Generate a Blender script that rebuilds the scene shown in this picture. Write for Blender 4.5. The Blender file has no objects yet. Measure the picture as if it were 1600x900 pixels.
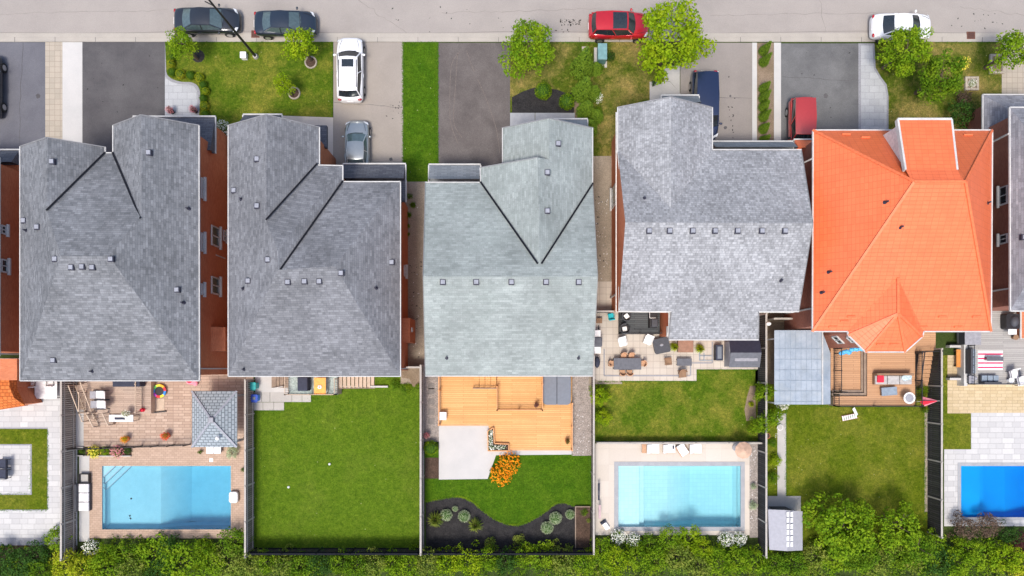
import bpy, math, random
import numpy as np
from mathutils import Vector, Matrix
random.seed(7)
SC = bpy.context.scene
COL = SC.collection
PI = math.pi
H = 54.0          # camera height above the ground, metres
F = 1134.0        # focal length in photo pixels (1600 wide)
CX, CY = 800.0, 575.0   # the point straight below the camera
# ---------------------------------------------------------------- camera
cd = bpy.data.cameras.new('camera'); cam = bpy.data.objects.new('camera', cd); COL.objects.link(cam)
cam.location = (0, 0, H); cam.rotation_euler = (0, 0, 0)
cd.sensor_width = 36; cd.lens = F/1600*36; cd.shift_y = 125/1600; cd.clip_start = .5; cd.clip_end = 2000
SC.camera = cam
# ---------------------------------------------------------------- light
SUN_EL = math.radians(66); SUN_DIR = Vector((-.36, -1, 0)).normalized()
tosun = Vector((SUN_DIR.x*math.cos(SUN_EL), SUN_DIR.y*math.cos(SUN_EL), math.sin(SUN_EL)))
w = bpy.data.worlds.new('World'); SC.world = w; w.use_nodes = True
wn = w.node_tree; sky = wn.nodes.new('ShaderNodeTexSky'); sky.sky_type = 'NISHITA'; sky.sun_disc = False
sky.sun_elevation = SUN_EL; sky.sun_rotation = math.atan2(tosun.x, tosun.y); sky.air_density = 1.0; sky.dust_density = 3.0; sky.ozone_density = 1.0
bg = wn.nodes['Background']; wn.links.new(sky.outputs[0], bg.inputs[0]); bg.inputs[1].default_value = .15
sl = bpy.data.lights.new('sun', 'SUN'); sl.energy = 2.0; sl.angle = math.radians(14); sl.color = (1, .94, .84)
so = bpy.data.objects.new('sun', sl); COL.objects.link(so); so.rotation_euler = tosun.to_track_quat('Z', 'Y').to_euler(); so.location = (-20, -40, 60)
SC.view_settings.view_transform = 'Standard'; SC.view_settings.look = 'None'; SC.view_settings.gamma = 1
SC.view_settings.use_curve_mapping = False; SC.view_settings.exposure = 0.66
SC.render.engine = 'CYCLES'
# ---------------------------------------------------------------- pixels of the survey photo to metres
def P(px, py, z=0.0):
    k = (H-z)/F
    return Vector(((px-CX)*k, (CY-py)*k, z))
# ---------------------------------------------------------------- materials
def lin(c): return tuple(c[:3])+(1,)
class NT:
    def __init__(s, name):
        s.m = bpy.data.materials.new(name); s.m.use_nodes = True; s.t = s.m.node_tree
        s.b = s.t.nodes['Principled BSDF']; s.o = s.t.nodes['Material Output']
    def n(s, ty, **kw):
        d = s.t.nodes.new('ShaderNode'+ty)
        for k, v in kw.items():
            if k[0] == '_': d.inputs[k[1:].replace('_', ' ')].default_value = v
            else: setattr(d, k, v)
        return d
    def l(s, a, b): s.t.links.new(a, b)
    def pos(s): return s.n('NewGeometry').outputs['Position']
    def uv(s): return s.n('UVMap').outputs[0]
    def noise(s, vec, scale, detail=3, rough=.55, lo=.35, hi=.65):
        d = s.n('TexNoise', _Scale=scale, _Detail=detail, _Roughness=rough); s.l(vec, d.inputs['Vector'])
        m = s.n('MapRange'); m.inputs[1].default_value = lo; m.inputs[2].default_value = hi; s.l(d.outputs[0], m.inputs[0])
        return m.outputs[0]
    def mix(s, a, b, f, bt='MIX'):
        m = s.n('Mix', data_type='RGBA', blend_type=bt)
        for k, v in ((6, a), (7, b)):
            if isinstance(v, tuple): m.inputs[k].default_value = lin(v)
            else: s.l(v, m.inputs[k])
        if isinstance(f, (int, float)): m.inputs[0].default_value = f
        else: s.l(f, m.inputs[0])
        return m.outputs[2]
    def mul(s, f, k):
        m = s.n('Math', operation='MULTIPLY'); s.l(f, m.inputs[0]); m.inputs[1].default_value = k; return m.outputs[0]
    def bump(s, h, dist, strength=.6):
        b = s.n('Bump', _Strength=strength, _Distance=dist); s.l(h, b.inputs['Height']); s.l(b.outputs[0], s.b.inputs['Normal'])
    def fin(s, col, rough=.8, spec=.3, metal=0):
        if isinstance(col, tuple): s.b.inputs['Base Color'].default_value = lin(col)
        else: s.l(col, s.b.inputs['Base Color'])
        s.b.inputs['Roughness'].default_value = rough; s.b.inputs['Specular IOR Level'].default_value = spec; s.b.inputs['Metallic'].default_value = metal
        return s.m
def plain(name, c, rough=.6, spec=.4, metal=0, var=.12, coat=0):
    t = NT(name); p = t.pos(); f = t.noise(p, 5, 3)
    col = t.mix(tuple(x*(1-var) for x in c), tuple(min(1, x*(1+var)) for x in c), f)
    if coat: t.b.inputs['Coat Weight'].default_value = coat; t.b.inputs['Coat Roughness'].default_value = .04
    return t.fin(col, rough, spec, metal)
def noisy(name, c1, c2, scale=.6, fine=14, c3=None, f3=.3, rough=.9, bump=.01, fs=.35):
    t = NT(name); p = t.pos()
    col = t.mix(c1, c2, t.noise(p, scale, 6, .6, .3, .7))
    if c3: col = t.mix(col, c3, t.mul(t.noise(p, scale*.37, 5, .65, .5, .72), f3))
    g = t.noise(p, fine, 2, .7, .25, .75)
    m = t.mix((1-fs, 1-fs, 1-fs), (1+fs*.4, 1+fs*.4, 1+fs*.4), g)
    col = t.mix(col, m, 1.0, 'MULTIPLY')
    if bump: t.bump(g, bump)
    return t.fin(col, rough, .2)
def tiled(name, c1, c2, mortar, bw, bh, ms=.012, rough=.85, blot=None, bs=.5, bf=.4, bump=.01, off=.5, spec=.25, fs=.12, swap=False, freq=2, sq=1):
    t = NT(name); u = t.uv()
    if swap:
        mp = t.n('Mapping'); mp.inputs['Rotation'].default_value = (0, 0, PI/2); t.l(u, mp.inputs['Vector']); u = mp.outputs[0]
    b = t.n('TexBrick', offset=off, offset_frequency=freq, squash=sq, _Scale=1.0, _Mortar_Size=ms, _Mortar_Smooth=.2, _Bias=0, _Brick_Width=bw, _Row_Height=bh)
    b.inputs['Color1'].default_value = lin(c1); b.inputs['Color2'].default_value = lin(c2); b.inputs['Mortar'].default_value = lin(mortar); t.l(u, b.inputs['Vector'])
    col = b.outputs[0]; p = t.pos()
    if blot: col = t.mix(col, blot, t.mul(t.noise(p, bs, 5, .65, .45, .75), bf))
    g = t.noise(p, 22, 2, .7, .3, .7)
    col = t.mix(col, t.mix((1-fs,)*3, (1+fs*.5,)*3, g), 1.0, 'MULTIPLY')
    if bump:
        inv = t.n('Math', operation='SUBTRACT'); inv.inputs[0].default_value = 1; t.l(b.outputs[1], inv.inputs[1]); t.bump(inv.outputs[0], bump, .5)
    return t.fin(col, rough, spec)
def shingle(name, cd_, cl_, mortar, blot=None, bw=.55, k2=(.80, 1.18)):
    # laminated asphalt shingles: two overlaid random tab layers
    t = NT(name); u = t.uv(); p = t.pos()
    def br(bw, rh, ms, c1, c2, mo):
        b = t.n('TexBrick', offset=.37, offset_frequency=3, squash=1.4, squash_frequency=4, _Scale=1.0, _Mortar_Size=ms, _Mortar_Smooth=.3, _Bias=0, _Brick_Width=bw, _Row_Height=rh)
        b.inputs['Color1'].default_value = lin(c1); b.inputs['Color2'].default_value = lin(c2); b.inputs['Mortar'].default_value = lin(mo); t.l(u, b.inputs['Vector']); return b
    a = br(bw, .15, .008, cd_, cl_, mortar); b = br(bw*.56, .15, 0, (k2[0],)*3, (k2[1],)*3, (1,)*3)
    col = t.mix(a.outputs[0], b.outputs[0], .8, 'MULTIPLY')
    col = t.mix(col, t.mix((.86,)*3, (1.12,)*3, t.noise(p, .35, 5, .6)), 1.0, 'MULTIPLY')
    if blot: col = t.mix(col, blot, t.mul(t.noise(p, .25, 6, .65, .48, .8), .45))
    col = t.mix(col, t.mix((.8,)*3, (1.15,)*3, t.noise(p, 30, 2, .7, .3, .7)), 1.0, 'MULTIPLY')
    t.bump(b.outputs[0], .012, .6)
    return t.fin(col, .92, .2)
def grass(name, c1, c2, dry, damt, dscale=.25, lo=.5, hi=.75):
    t = NT(name); p = t.pos()
    col = t.mix(c1, c2, t.noise(p, 1.1, 6, .65, .32, .68))
    col = t.mix(col, dry, t.mul(t.noise(p, dscale, 7, .68, lo, hi), damt))
    col = t.mix(col, dry, t.mul(t.noise(p, 1.7, 6, .75, .52, .72), damt*.6))
    col = t.mix(col, t.mix((.72, .78, .7), (1.28, 1.2, 1.1), t.noise(p, 3.4, 5, .75, .34, .66)), 1.0, 'MULTIPLY')
    g = t.noise(p, 9, 4, .8, .28, .72)
    col = t.mix(col, t.mix((.5, .52, .45), (1.35, 1.32, 1.2), g), 1.0, 'MULTIPLY')
    g2 = t.noise(p, 32, 2, .7, .3, .7)
    col = t.mix(col, t.mix((.6,)*3, (1.3,)*3, g2), 1.0, 'MULTIPLY')
    t.bump(g2, .03, .8)
    return t.fin(col, .95, .1)
def leafm(name, c1, c2, c3=None, tr=.35):
    t = NT(name); g = t.n('NewGeometry'); r = g.outputs['Random Per Island']
    col = t.mix(c1, c2, r)
    if c3: col = t.mix(col, c3, t.noise(g.outputs['Position'], 1.3, 2, .5, .45, .7))
    m = t.fin(col, .7, .12)
    tb = t.n('BsdfTranslucent'); t.l(col, tb.inputs[0]); mx = t.n('MixShader'); mx.inputs[0].default_value = tr
    t.l(t.b.outputs[0], mx.inputs[1]); t.l(tb.outputs[0], mx.inputs[2]); t.l(mx.outputs[0], t.o.inputs[0])
    return m
M = {}
M['road'] = noisy('road_asphalt', (.315, .285, .265), (.365, .33, .305), .3, 25, (.26, .235, .22), .6, fs=.2)
M['curb'] = noisy('kerb_concrete', (0.37, 0.34, 0.303), (0.429, 0.392, 0.348), .8, 20, fs=.15)
M['drive_dark'] = noisy('dark_asphalt', (.085, .08, .085), (.12, .115, .118), .5, 22, (.055, .055, .06), .8, fs=.25)
M['drive_blue'] = noisy('blue_grey_asphalt', (.12, .12, .14), (.16, .16, .18), .5, 22, fs=.2)
M['drive_brown'] = noisy('brown_asphalt', (.115, .10, .096), (.16, .142, .136), .7, 22, (.08, .07, .068), .8, fs=.35)
M['drive_beige'] = noisy('beige_asphalt', (.30, .265, .235), (.345, .305, .27), .4, 25, (.26, .23, .20), .5, fs=.15)
M['drive_grey'] = noisy('grey_asphalt', (.24, .215, .20), (.285, .255, .235), .4, 25, (.20, .18, .165), .6, fs=.15)
M['drive_cool'] = noisy('cool_asphalt', (.13, .13, .133), (.18, .18, .182), .6, 22, (.09, .09, .095), .8, fs=.25)
M['slab'] = noisy('concrete_slab', (0.398, 0.379, 0.361), (0.47, 0.451, 0.425), .7, 20, (0.343, 0.325, 0.307), .4, fs=.12)
M['pale_concrete'] = noisy('pale_concrete', (0.457, 0.449, 0.44), (0.532, 0.515, 0.499), .5, 20, fs=.08)
M['stamped'] = tiled('stamped_concrete', (0.379, 0.388, 0.406), (0.451, 0.46, 0.478), (0.298, 0.307, 0.325), .7, .5, .015, blot=(0.325, 0.334, 0.343), fs=.15)
M['border'] = noisy('grey_border', (.27, .27, .30), (.34, .34, .36), 1, 20)
M['gravel'] = noisy('sandy_gravel', (0.306, 0.255, 0.196), (0.383, 0.323, 0.255), .8, 16, (0.238, 0.204, 0.162), .6, fs=.4)
M['gravel_grey'] = noisy('grey_gravel', (.30, .26, .235), (.40, .35, .32), 2, 12, fs=.55, bump=.03)
M['mulch'] = noisy('black_mulch', (.022, .021, .023), (.045, .042, .042), 2, 12, fs=.6, bump=.03)
M['mulch_brown'] = noisy('brown_mulch', (.07, .045, .032), (.12, .075, .055), 2, 12, fs=.6, bump=.03)
M['soil'] = noisy('dry_soil', (.20, .15, .10), (.28, .21, .15), 1, 14, fs=.4)
M['grass_a'] = grass('lawn_green', (.07, .14, .008), (.11, .185, .010), (.24, .21, .04), .45)
M['grass_b'] = grass('lawn_lush', (.080, .152, .010), (.116, .20, .014), (.15, .20, .03), .6, .35)
M['grass_c'] = grass('lawn_yellowing', (.07, .135, .008), (.11, .175, .014), (.32, .28, .06), .65, .35, .46, .68)
M['grass_d'] = grass('lawn_dry', (.065, .11, .01), (.11, .145, .016), (.36, .27, .11), .85, .3, .45, .64)
M['grass_e'] = grass('lawn_olive', (.085, .135, .007), (.135, .175, .012), (.27, .25, .05), .55, .35, .44, .7)
M['grass_f'] = grass('lawn_strip', (.045, .12, .005), (.08, .165, .008), (.12, .19, .02), .5)
M['ground'] = noisy('ground_cover', (.035, .06, .012), (.06, .085, .02), .6, 9, fs=.5)
M['paver_tan'] = tiled('tan_pavers', (0.395, 0.286, 0.221), (0.507, 0.383, 0.303), (0.234, 0.168, 0.132), .42, .21, .015, blot=(0.345, 0.265, 0.214), bf=.35, freq=2, sq=1.6)
M['paver_pink'] = tiled('pool_surround_pavers', (.42, .30, .225), (.49, .355, .27), (.30, .21, .155), .32, .16, .010, fs=.12)
M['paver_white'] = tiled('white_pavers', (0.45, 0.443, 0.443), (0.544, 0.536, 0.528), (0.326, 0.318, 0.318), .6, .4, .012, fs=.08, sq=1.5)
M['paver_yellow'] = tiled('yellow_pavers', (0.472, 0.366, 0.22), (0.553, 0.44, 0.285), (0.326, 0.252, 0.146), .4, .24, .012, fs=.15, sq=1.4)
M['paver_beige'] = tiled('beige_patio_tiles', (0.472, 0.415, 0.359), (0.537, 0.481, 0.415), (0.359, 0.309, 0.268), .5, .5, .016, off=0, fs=.08)
M['paver_front'] = tiled('front_pavers', (0.37, 0.326, 0.266), (0.429, 0.37, 0.303), (0.266, 0.229, 0.185), .4, .4, .014, off=0, fs=.1)
M['deck_pool'] = tiled('pool_deck_slabs', (0.532, 0.472, 0.411), (0.583, 0.522, 0.464), (0.48, 0.428, 0.378), 1.2, 1.2, .006, off=0, fs=.06)
M['coping'] = noisy('grey_coping', (0.311, 0.318, 0.34), (0.385, 0.392, 0.414), 2, 20, fs=.15)
M['brick'] = tiled('red_brick', (.52, .165, .075), (.62, .22, .105), (.44, .21, .13), .22, .075, .008, blot=(.42, .12, .06), bs=1.2, bf=.4)
M['brick_dark'] = tiled('brown_brick', (0.288, 0.102, 0.072), (0.384, 0.144, 0.096), (0.312, 0.18, 0.132), .22, .075, .009, blot=(0.24, 0.084, 0.06), bs=1.2, bf=.4)
M['sh1'] = shingle('slate_blue_shingles', (.148, .155, .168), (.205, .212, .228), (.10, .104, .115), bw=.40, k2=(.78, 1.22))
M['sh2'] = shingle('slate_grey_shingles', (.152, .156, .170), (.205, .210, .226), (.10, .104, .118), bw=.40, k2=(.80, 1.20))
M['sh3'] = shingle('pale_green_grey_shingles', (.25, .28, .272), (.305, .335, .328), (.21, .235, .228), (.225, .26, .245), bw=.45, k2=(.88, 1.12))
M['sh4'] = shingle('light_grey_shingles', (.245, .25, .262), (.335, .34, .355), (.17, .175, .19), bw=.22, k2=(.76, 1.24))
M['sh6'] = shingle('grey_violet_shingles', (0.2, 0.2, 0.224), (0.264, 0.264, 0.288), (0.136, 0.136, 0.152))
M['shg'] = tiled('gazebo_shingles', (.27, .31, .34), (.34, .38, .41), (.13, .15, .17), .35, .22, .03, fs=.1)
M['ortile'] = tiled('orange_metal_tiles', (.74, .155, .052), (.80, .175, .062), (.58, .105, .034), .42, .25, .010, rough=.42, off=0, spec=.5, fs=.08, bump=.03, blot=(.64, .12, .042), bs=.5, bf=.5)
M['orridge'] = plain('orange_ridge_cap', (.70, .16, .06), .5)
M['white'] = noisy('weathered_white_trim', (.46, .455, .45), (.60, .595, .58), 1.5, 12, fs=.1)
M['soffit'] = plain('soffit_white', (.7, .7, .68), .6)
M['flash'] = plain('valley_flashing', (.014, .015, .02), .9, .1)
M['rake'] = plain('rake_edge', (.24, .24, .25), .6)
M['skirt'] = tiled('dark_shingles', (.085, .09, .11), (.13, .135, .155), (.05, .05, .065), .45, .15, .01)
M['skirt_pale'] = tiled('grey_shingles', (.20, .22, .24), (.27, .29, .31), (.14, .15, .17), .45, .15, .01)
M['vent'] = plain('vent_grey', (.27, .28, .32), .6)
M['ventd'] = plain('vent_dark', (.03, .03, .05), .5)
M['glass'] = plain('window_glass', (.02, .03, .035), .06, .6)
M['fence_grey'] = tiled('weathered_boards', (.20, .17, .155), (.30, .26, .235), (.03, .028, .026), 4, .15, .016, swap=True, fs=.3)
M['fence_dark'] = tiled('charcoal_boards', (.045, .042, .045), (.075, .07, .072), (.012, .012, .012), 4, .15, .016, swap=True, fs=.4)
M['cap'] = noisy('grey_wood_cap', (.38, .35, .32), (.48, .44, .40), 3, 20, fs=.2)
M['deck_cedar'] = tiled('cedar_decking', (.60, .33, .13), (.70, .41, .175), (.40, .20, .075), 3.6, .14, .012, fs=.12, blot=(.50, .27, .11), bs=.7, bf=.5)
M['cedar'] = noisy('cedar_timber', (.60, .30, .14), (.70, .38, .19), 3, 20, fs=.15)
M['deck_brown'] = tiled('brown_decking', (.46, .26, .145), (.53, .31, .175), (.28, .15, .085), 3.6, .14, .010, fs=.1)
M['deck_grey'] = tiled('grey_decking', (.33, .32, .31), (.41, .40, .385), (.20, .19, .19), 3.6, .14, .010, fs=.12)
M['deck_old'] = tiled('faded_decking', (.38, .29, .235), (.47, .36, .29), (.26, .19, .15), 3.0, .14, .010, fs=.2)
M['deck_dark'] = tiled('dark_decking', (.075, .085, .09), (.105, .115, .12), (.03, .03, .035), 3.6, .14, .012, fs=.15)
M['wood_beige'] = noisy('beige_timber', (.48, .38, .29), (.58, .46, .36), 3, 20, fs=.2)
M['stair'] = noisy('stair_timber', (.25, .19, .15), (.34, .26, .2), 3, 20, fs=.2)
M['black'] = plain('black_metal', (.018, .017, .02), .5)
M['char'] = plain('charcoal_panel', (.055, .058, .07), .6)
M['greyp'] = plain('grey_plastic', (.28, .28, .31), .6)
M['slate'] = plain('slate_tabletop', (.10, .105, .125), .5)
M['navy'] = plain('navy_fabric', (.035, .04, .065), .85)
M['cushion'] = plain('pale_cushion', (.72, .70, .70), .9)
M['whitep'] = plain('white_plastic', (.82, .82, .82), .5, var=.05)
M['bark'] = noisy('bark', (.10, .075, .055), (.16, .12, .09), 6, 20)
M['tanc'] = plain('tan_wicker', (.48, .28, .17), .8)
M['brownc'] = plain('brown_wicker', (.25, .15, .09), .8)
M['orange'] = plain('terracotta', (.55, .17, .07), .8)
M['red'] = plain('red_cloth', (.65, .02, .05), .8)
M['pink'] = plain('pink_cloth', (.75, .25, .32), .8)
M['blue'] = plain('blue_cloth', (.03, .22, .65), .6)
M['teal'] = plain('teal_plastic', (.02, .33, .33), .5)
M['tealbox'] = plain('green_steel_cabinet', (.10, .22, .22), .5)
M['cover'] = plain('hot_tub_vinyl', (.15, .17, .205), .6, var=.05)
M['greybl'] = plain('blue_grey_metal', (.22, .27, .33), .5)
M['carglass_dark'] = plain('dark_car_glass', (.018, .024, .03), .05, .8)
M['tyre'] = plain('tyre_rubber', (.02, .02, .02), .9)
M['rim'] = plain('alloy_rim', (.55, .55, .56), .3, .5, .8)
M['carglass'] = plain('car_glass', (0.066, 0.099, 0.11), .05, .8)  # sky reflection put into the glass colour as a lighter teal
M['lampw'] = plain('headlamp_glass', (.7, .72, .75), .15, .6)
M['lampr'] = plain('tail_lamp', (.35, .01, .02), .2, .6)
M['drainlid'] = noisy('rusty_iron', (.16, .07, .05), (.22, .10, .07), 6, 20)
G1, G2, G3 = (.10, .22, .015), (.18, .33, .025), (.24, .36, .03)
M['leaf_lime'] = leafm('lime_leaves', (.13, .24, .004), (.27, .40, .008), (.34, .43, .012), .3)
M['leaf_bright'] = leafm('bright_leaves', (.085, .19, .006), (.21, .34, .01), (.27, .38, .014), .3)
M['leaf_mid'] = leafm('mid_green_leaves', (.05, .125, .006), (.14, .26, .010), (.20, .30, .012), .3)
M['leaf_deep'] = leafm('deep_green_leaves', (.025, .07, .012), (.06, .14, .018), None, .25)
M['leaf_olive'] = leafm('olive_leaves', (.10, .16, .02), (.21, .28, .035), (.27, .30, .05), .25)
M['leaf_yellow'] = leafm('yellow_green_leaves', (.24, .33, .006), (.42, .47, .02), (.44, .42, .03), .25)
M['leaf_cedar0'] = leafm('cedar_foliage', (0.085, 0.204, 0.0204), (0.17, 0.34, 0.034), (0.204, 0.34, 0.034))
M['leaf_cedar'] = leafm('cedar_foliage', (.09, .17, .012), (.16, .25, .02), None, .2)
M['leaf_pale'] = leafm('variegated_leaves', (.38, .48, .26), (.56, .62, .42), None)
M['leaf_purple'] = leafm('purple_leaves', (.10, .03, .035), (.18, .06, .06), None)
M['leaf_brown'] = leafm('bronze_leaves', (.13, .09, .06), (.22, .15, .11), None)
M['fl_white'] = leafm('white_petals', (.75, .75, .62), (.85, .85, .8), None, .15)
M['fl_orange'] = leafm('orange_petals', (.72, .20, .005), (.85, .32, .01), None, .15)
M['fl_red'] = leafm('red_petals', (.70, .04, .02), (.85, .12, .03), None, .15)
M['fl_pink'] = leafm('pink_petals', (.6, .15, .2), (.7, .35, .35), None, .15)
M['fl_yellow'] = leafm('yellow_petals', (.75, .65, .05), (.85, .75, .1), None, .15)
def watermat(name, absorb, dens):
    t = NT(name); t.t.nodes.remove(t.b)
    tr = t.n('BsdfTransparent'); gl = t.n('BsdfGlossy', _Roughness=.03); fr = t.n('Fresnel', _IOR=1.33)
    nz = t.n('TexNoise', _Scale=2.2, _Detail=3); t.l(t.pos(), nz.inputs['Vector']); b = t.n('Bump', _Strength=.25, _Distance=.05); t.l(nz.outputs[0], b.inputs['Height'])
    t.l(b.outputs[0], gl.inputs['Normal']); t.l(b.outputs[0], fr.inputs['Normal'])
    mx = t.n('MixShader'); t.l(fr.outputs[0], mx.inputs[0]); t.l(tr.outputs[0], mx.inputs[1]); t.l(gl.outputs[0], mx.inputs[2]); t.l(mx.outputs[0], t.o.inputs[0])
    va = t.n('VolumeAbsorption', _Density=dens); va.inputs[0].default_value = lin(absorb); t.l(va.outputs[0], t.o.inputs[1])
    return t.m
M['water'] = watermat('pool_water', (.16, .74, .9), .42)
M['water4'] = watermat('pale_pool_water', (.3, .8, .88), .3)
M['water6'] = watermat('blue_pool_water', (.0, .62, .92), .5)
M['liner1'] = noisy('pool_liner', (.25, .47, .56), (.31, .53, .61), .25, 2, fs=.05, bump=0)
M['liner4'] = tiled('pool_tiles', (.38, .60, .66), (.41, .63, .69), (.35, .56, .62), .3, .3, .01, off=0, fs=.03)
M['liner6'] = noisy('blue_liner', (.0, .27, .62), (.0, .31, .68), .5, 12, fs=.06, bump=0)
# ---------------------------------------------------------------- mesh builder
def wloc(o):
    v = Vector((0, 0, 0))
    while o: v += o.location; o = o.parent
    return v
class MB:
    def __init__(s): s.v = []; s.f = []
    def poly(s, pts):
        n = len(s.v); s.v += [tuple(p) for p in pts]; s.f.append(tuple(range(n, n+len(pts)))); return s
    def hull(s, vs, fs):
        n = len(s.v); s.v += [tuple(p) for p in vs]; s.f += [tuple(n+i for i in f) for f in fs]; return s
    def prism(s, poly, z0, z1):
        a = sum(poly[i][0]*poly[(i+1) % len(poly)][1]-poly[(i+1) % len(poly)][0]*poly[i][1] for i in range(len(poly)))
        if a < 0: poly = poly[::-1]
        n = len(poly); vs = [(p[0], p[1], z0) for p in poly]+[(p[0], p[1], z1) for p in poly]
        return s.hull(vs, [tuple(range(n-1, -1, -1)), tuple(range(n, 2*n))]+[(i, (i+1) % n, n+(i+1) % n, n+i) for i in range(n)])
    def bx(s, x0, x1, y0, y1, z0, z1, rot=0, c=None):
        if x0 > x1: x0, x1 = x1, x0
        if y0 > y1: y0, y1 = y1, y0
        pts = [(x0, y0), (x1, y0), (x1, y1), (x0, y1)]
        if rot:
            c = c or ((x0+x1)/2, (y0+y1)/2); cs, sn = math.cos(rot), math.sin(rot)
            pts = [(c[0]+(x-c[0])*cs-(y-c[1])*sn, c[1]+(x-c[0])*sn+(y-c[1])*cs) for x, y in pts]
        return s.prism(pts, z0, z1)
    def beam(s, p, q, w, h, up=(0, 0, 1), dz=0):
        p, q = Vector(p), Vector(q); d = (q-p)
        if d.length < 1e-5: return s
        d.normalize(); u = Vector(up)
        if abs(d.dot(u)) > .98: u = Vector((0, 1, 0))
        r = d.cross(u).normalized(); u = r.cross(d).normalized(); o = u*dz
        vs = [e+o+r*(a*w/2)+u*(b*h/2) for e in (p, q) for a, b in ((-1, -1), (1, -1), (1, 1), (-1, 1))]
        return s.hull(vs, [(3, 2, 1, 0), (4, 5, 6, 7), (0, 1, 5, 4), (1, 2, 6, 5), (2, 3, 7, 6), (3, 0, 4, 7)])
    def cyl(s, p, q, r0, r1=None, n=12):
        r1 = r0 if r1 is None else r1; p, q = Vector(p), Vector(q); d = (q-p).normalized()
        u = d.orthogonal().normalized(); v = d.cross(u); vs = []
        for e, r in ((p, r0), (q, r1)): vs += [e+(u*math.cos(2*PI*i/n)+v*math.sin(2*PI*i/n))*r for i in range(n)]
        return s.hull(vs, [tuple(range(n-1, -1, -1)), tuple(range(n, 2*n))]+[(i, (i+1) % n, n+(i+1) % n, n+i) for i in range(n)])
    def ell(s, c, r, nu=14, nv=8, zc=-1.0):
        vs = []; fs = []
        for j in range(nv+1):
            t = -PI/2+PI*j/nv
            for i in range(nu):
                a = 2*PI*i/nu; vs.append((c[0]+r[0]*math.cos(t)*math.cos(a), c[1]+r[1]*math.cos(t)*math.sin(a), c[2]+max(zc, math.sin(t))*r[2]))
        for j in range(nv):
            for i in range(nu): fs.append((j*nu+i, j*nu+(i+1) % nu, (j+1)*nu+(i+1) % nu, (j+1)*nu+i))
        return s.hull(vs, fs)
    def build(s, name, m, parent=None, smooth=False, local=False, bevel=0, loc=None, sub=0):
        off = Vector((0, 0, 0))
        if parent is not None and not local: off = wloc(parent)
        if parent is None and loc is not None: off = Vector(loc)
        me = bpy.data.meshes.new(name); me.from_pydata([(v[0]-off.x, v[1]-off.y, v[2]-off.z) for v in s.v], [], s.f); me.update()
        uvl = me.uv_layers.new(name='UVMap'); data = np.zeros(len(me.loops)*2, dtype=np.float32)
        for pl in me.polygons:
            n = pl.normal
            if abs(n.z) > .999: u = Vector((1, 0, 0))
            else: u = Vector((0, 0, 1)).cross(n).normalized()
            vv = n.cross(u)
            for li in pl.loop_indices:
                c = me.vertices[me.loops[li].vertex_index].co+off
                data[2*li] = c.dot(u); data[2*li+1] = c.dot(vv)
        uvl.data.foreach_set('uv', data)
        if smooth: me.polygons.foreach_set('use_smooth', [True]*len(me.polygons))
        me.materials.append(m); o = bpy.data.objects.new(name, me); COL.objects.link(o)
        if parent is not None: o.parent = parent
        elif loc is not None: o.location = off
        if bevel: b = o.modifiers.new('bevel', 'BEVEL'); b.width = bevel; b.segments = 2; b.limit_method = 'ANGLE'
        if sub: b = o.modifiers.new('sub', 'SUBSURF'); b.levels = sub; b.render_levels = sub
        return o
def tag(o, label=None, cat=None, group=None, kind=None):
    if label: o['label'] = label
    if cat: o['category'] = cat
    if group: o['group'] = group
    if kind: o['kind'] = kind
    return o
def T(name, label, cat, loc, rot=0, group=None):
    o = bpy.data.objects.new(name, None); COL.objects.link(o); o.empty_display_size = .2
    o.location = loc; o.rotation_euler = (0, 0, rot); return tag(o, label, cat, group)
def dup(root, loc, rot=0, label=None, group=None, scale=None):
    r = root.copy(); COL.objects.link(r); r.location = loc; r.rotation_euler = (0, 0, rot)
    if scale: r.scale = (scale, scale, scale)
    if label: r['label'] = label
    if group: r['group'] = group
    for ch in list(root.children):
        c = ch.copy(); COL.objects.link(c); c.parent = r
        for g in list(ch.children):
            d = g.copy(); COL.objects.link(d); d.parent = c
    return r
def sheet(name, pts, z, m, kind='structure'):
    q = [P(x, y) for x, y in pts]
    a = sum(q[i].x*q[(i+1) % len(q)].y-q[(i+1) % len(q)].x*q[i].y for i in range(len(q)))
    if a < 0: q = q[::-1]
    o = MB().poly([(p.x, p.y, z) for p in q]).build(name, m); tag(o, kind=kind); return o
def rc(x0, y0, x1, y1): return [(x0, y0), (x1, y0), (x1, y1), (x0, y1)]
def holed(name, rect, holes, z, m):
    xs = sorted({rect[0], rect[2]} | {h[0] for h in holes} | {h[2] for h in holes}); ys = sorted({rect[1], rect[3]} | {h[1] for h in holes} | {h[3] for h in holes})
    xs = [x for x in xs if rect[0] <= x <= rect[2]]; ys = [y for y in ys if rect[1] <= y <= rect[3]]; b = MB()
    for i in range(len(xs)-1):
        for j in range(len(ys)-1):
            mx, my = (xs[i]+xs[i+1])/2, (ys[j]+ys[j+1])/2
            if any(h[0] < mx < h[2] and h[1] < my < h[3] for h in holes): continue
            q = [P(x, y) for x, y in ((xs[i], ys[j+1]), (xs[i+1], ys[j+1]), (xs[i+1], ys[j]), (xs[i], ys[j]))]
            b.poly([(p.x, p.y, z) for p in q])
    return tag(b.build(name, m), kind='structure')
def smoothpoly(pts, n=6):
    out = []
    for i in range(len(pts)-1):
        p0 = pts[max(i-1, 0)]; p1 = pts[i]; p2 = pts[i+1]; p3 = pts[min(i+2, len(pts)-1)]
        for k in range(n):
            t = k/n; out.append(tuple(.5*((2*p1[j])+(-p0[j]+p2[j])*t+(2*p0[j]-5*p1[j]+4*p2[j]-p3[j])*t*t+(-p0[j]+3*p1[j]-3*p2[j]+p3[j])*t**3) for j in (0, 1)))
    return out+[pts[-1]]
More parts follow.
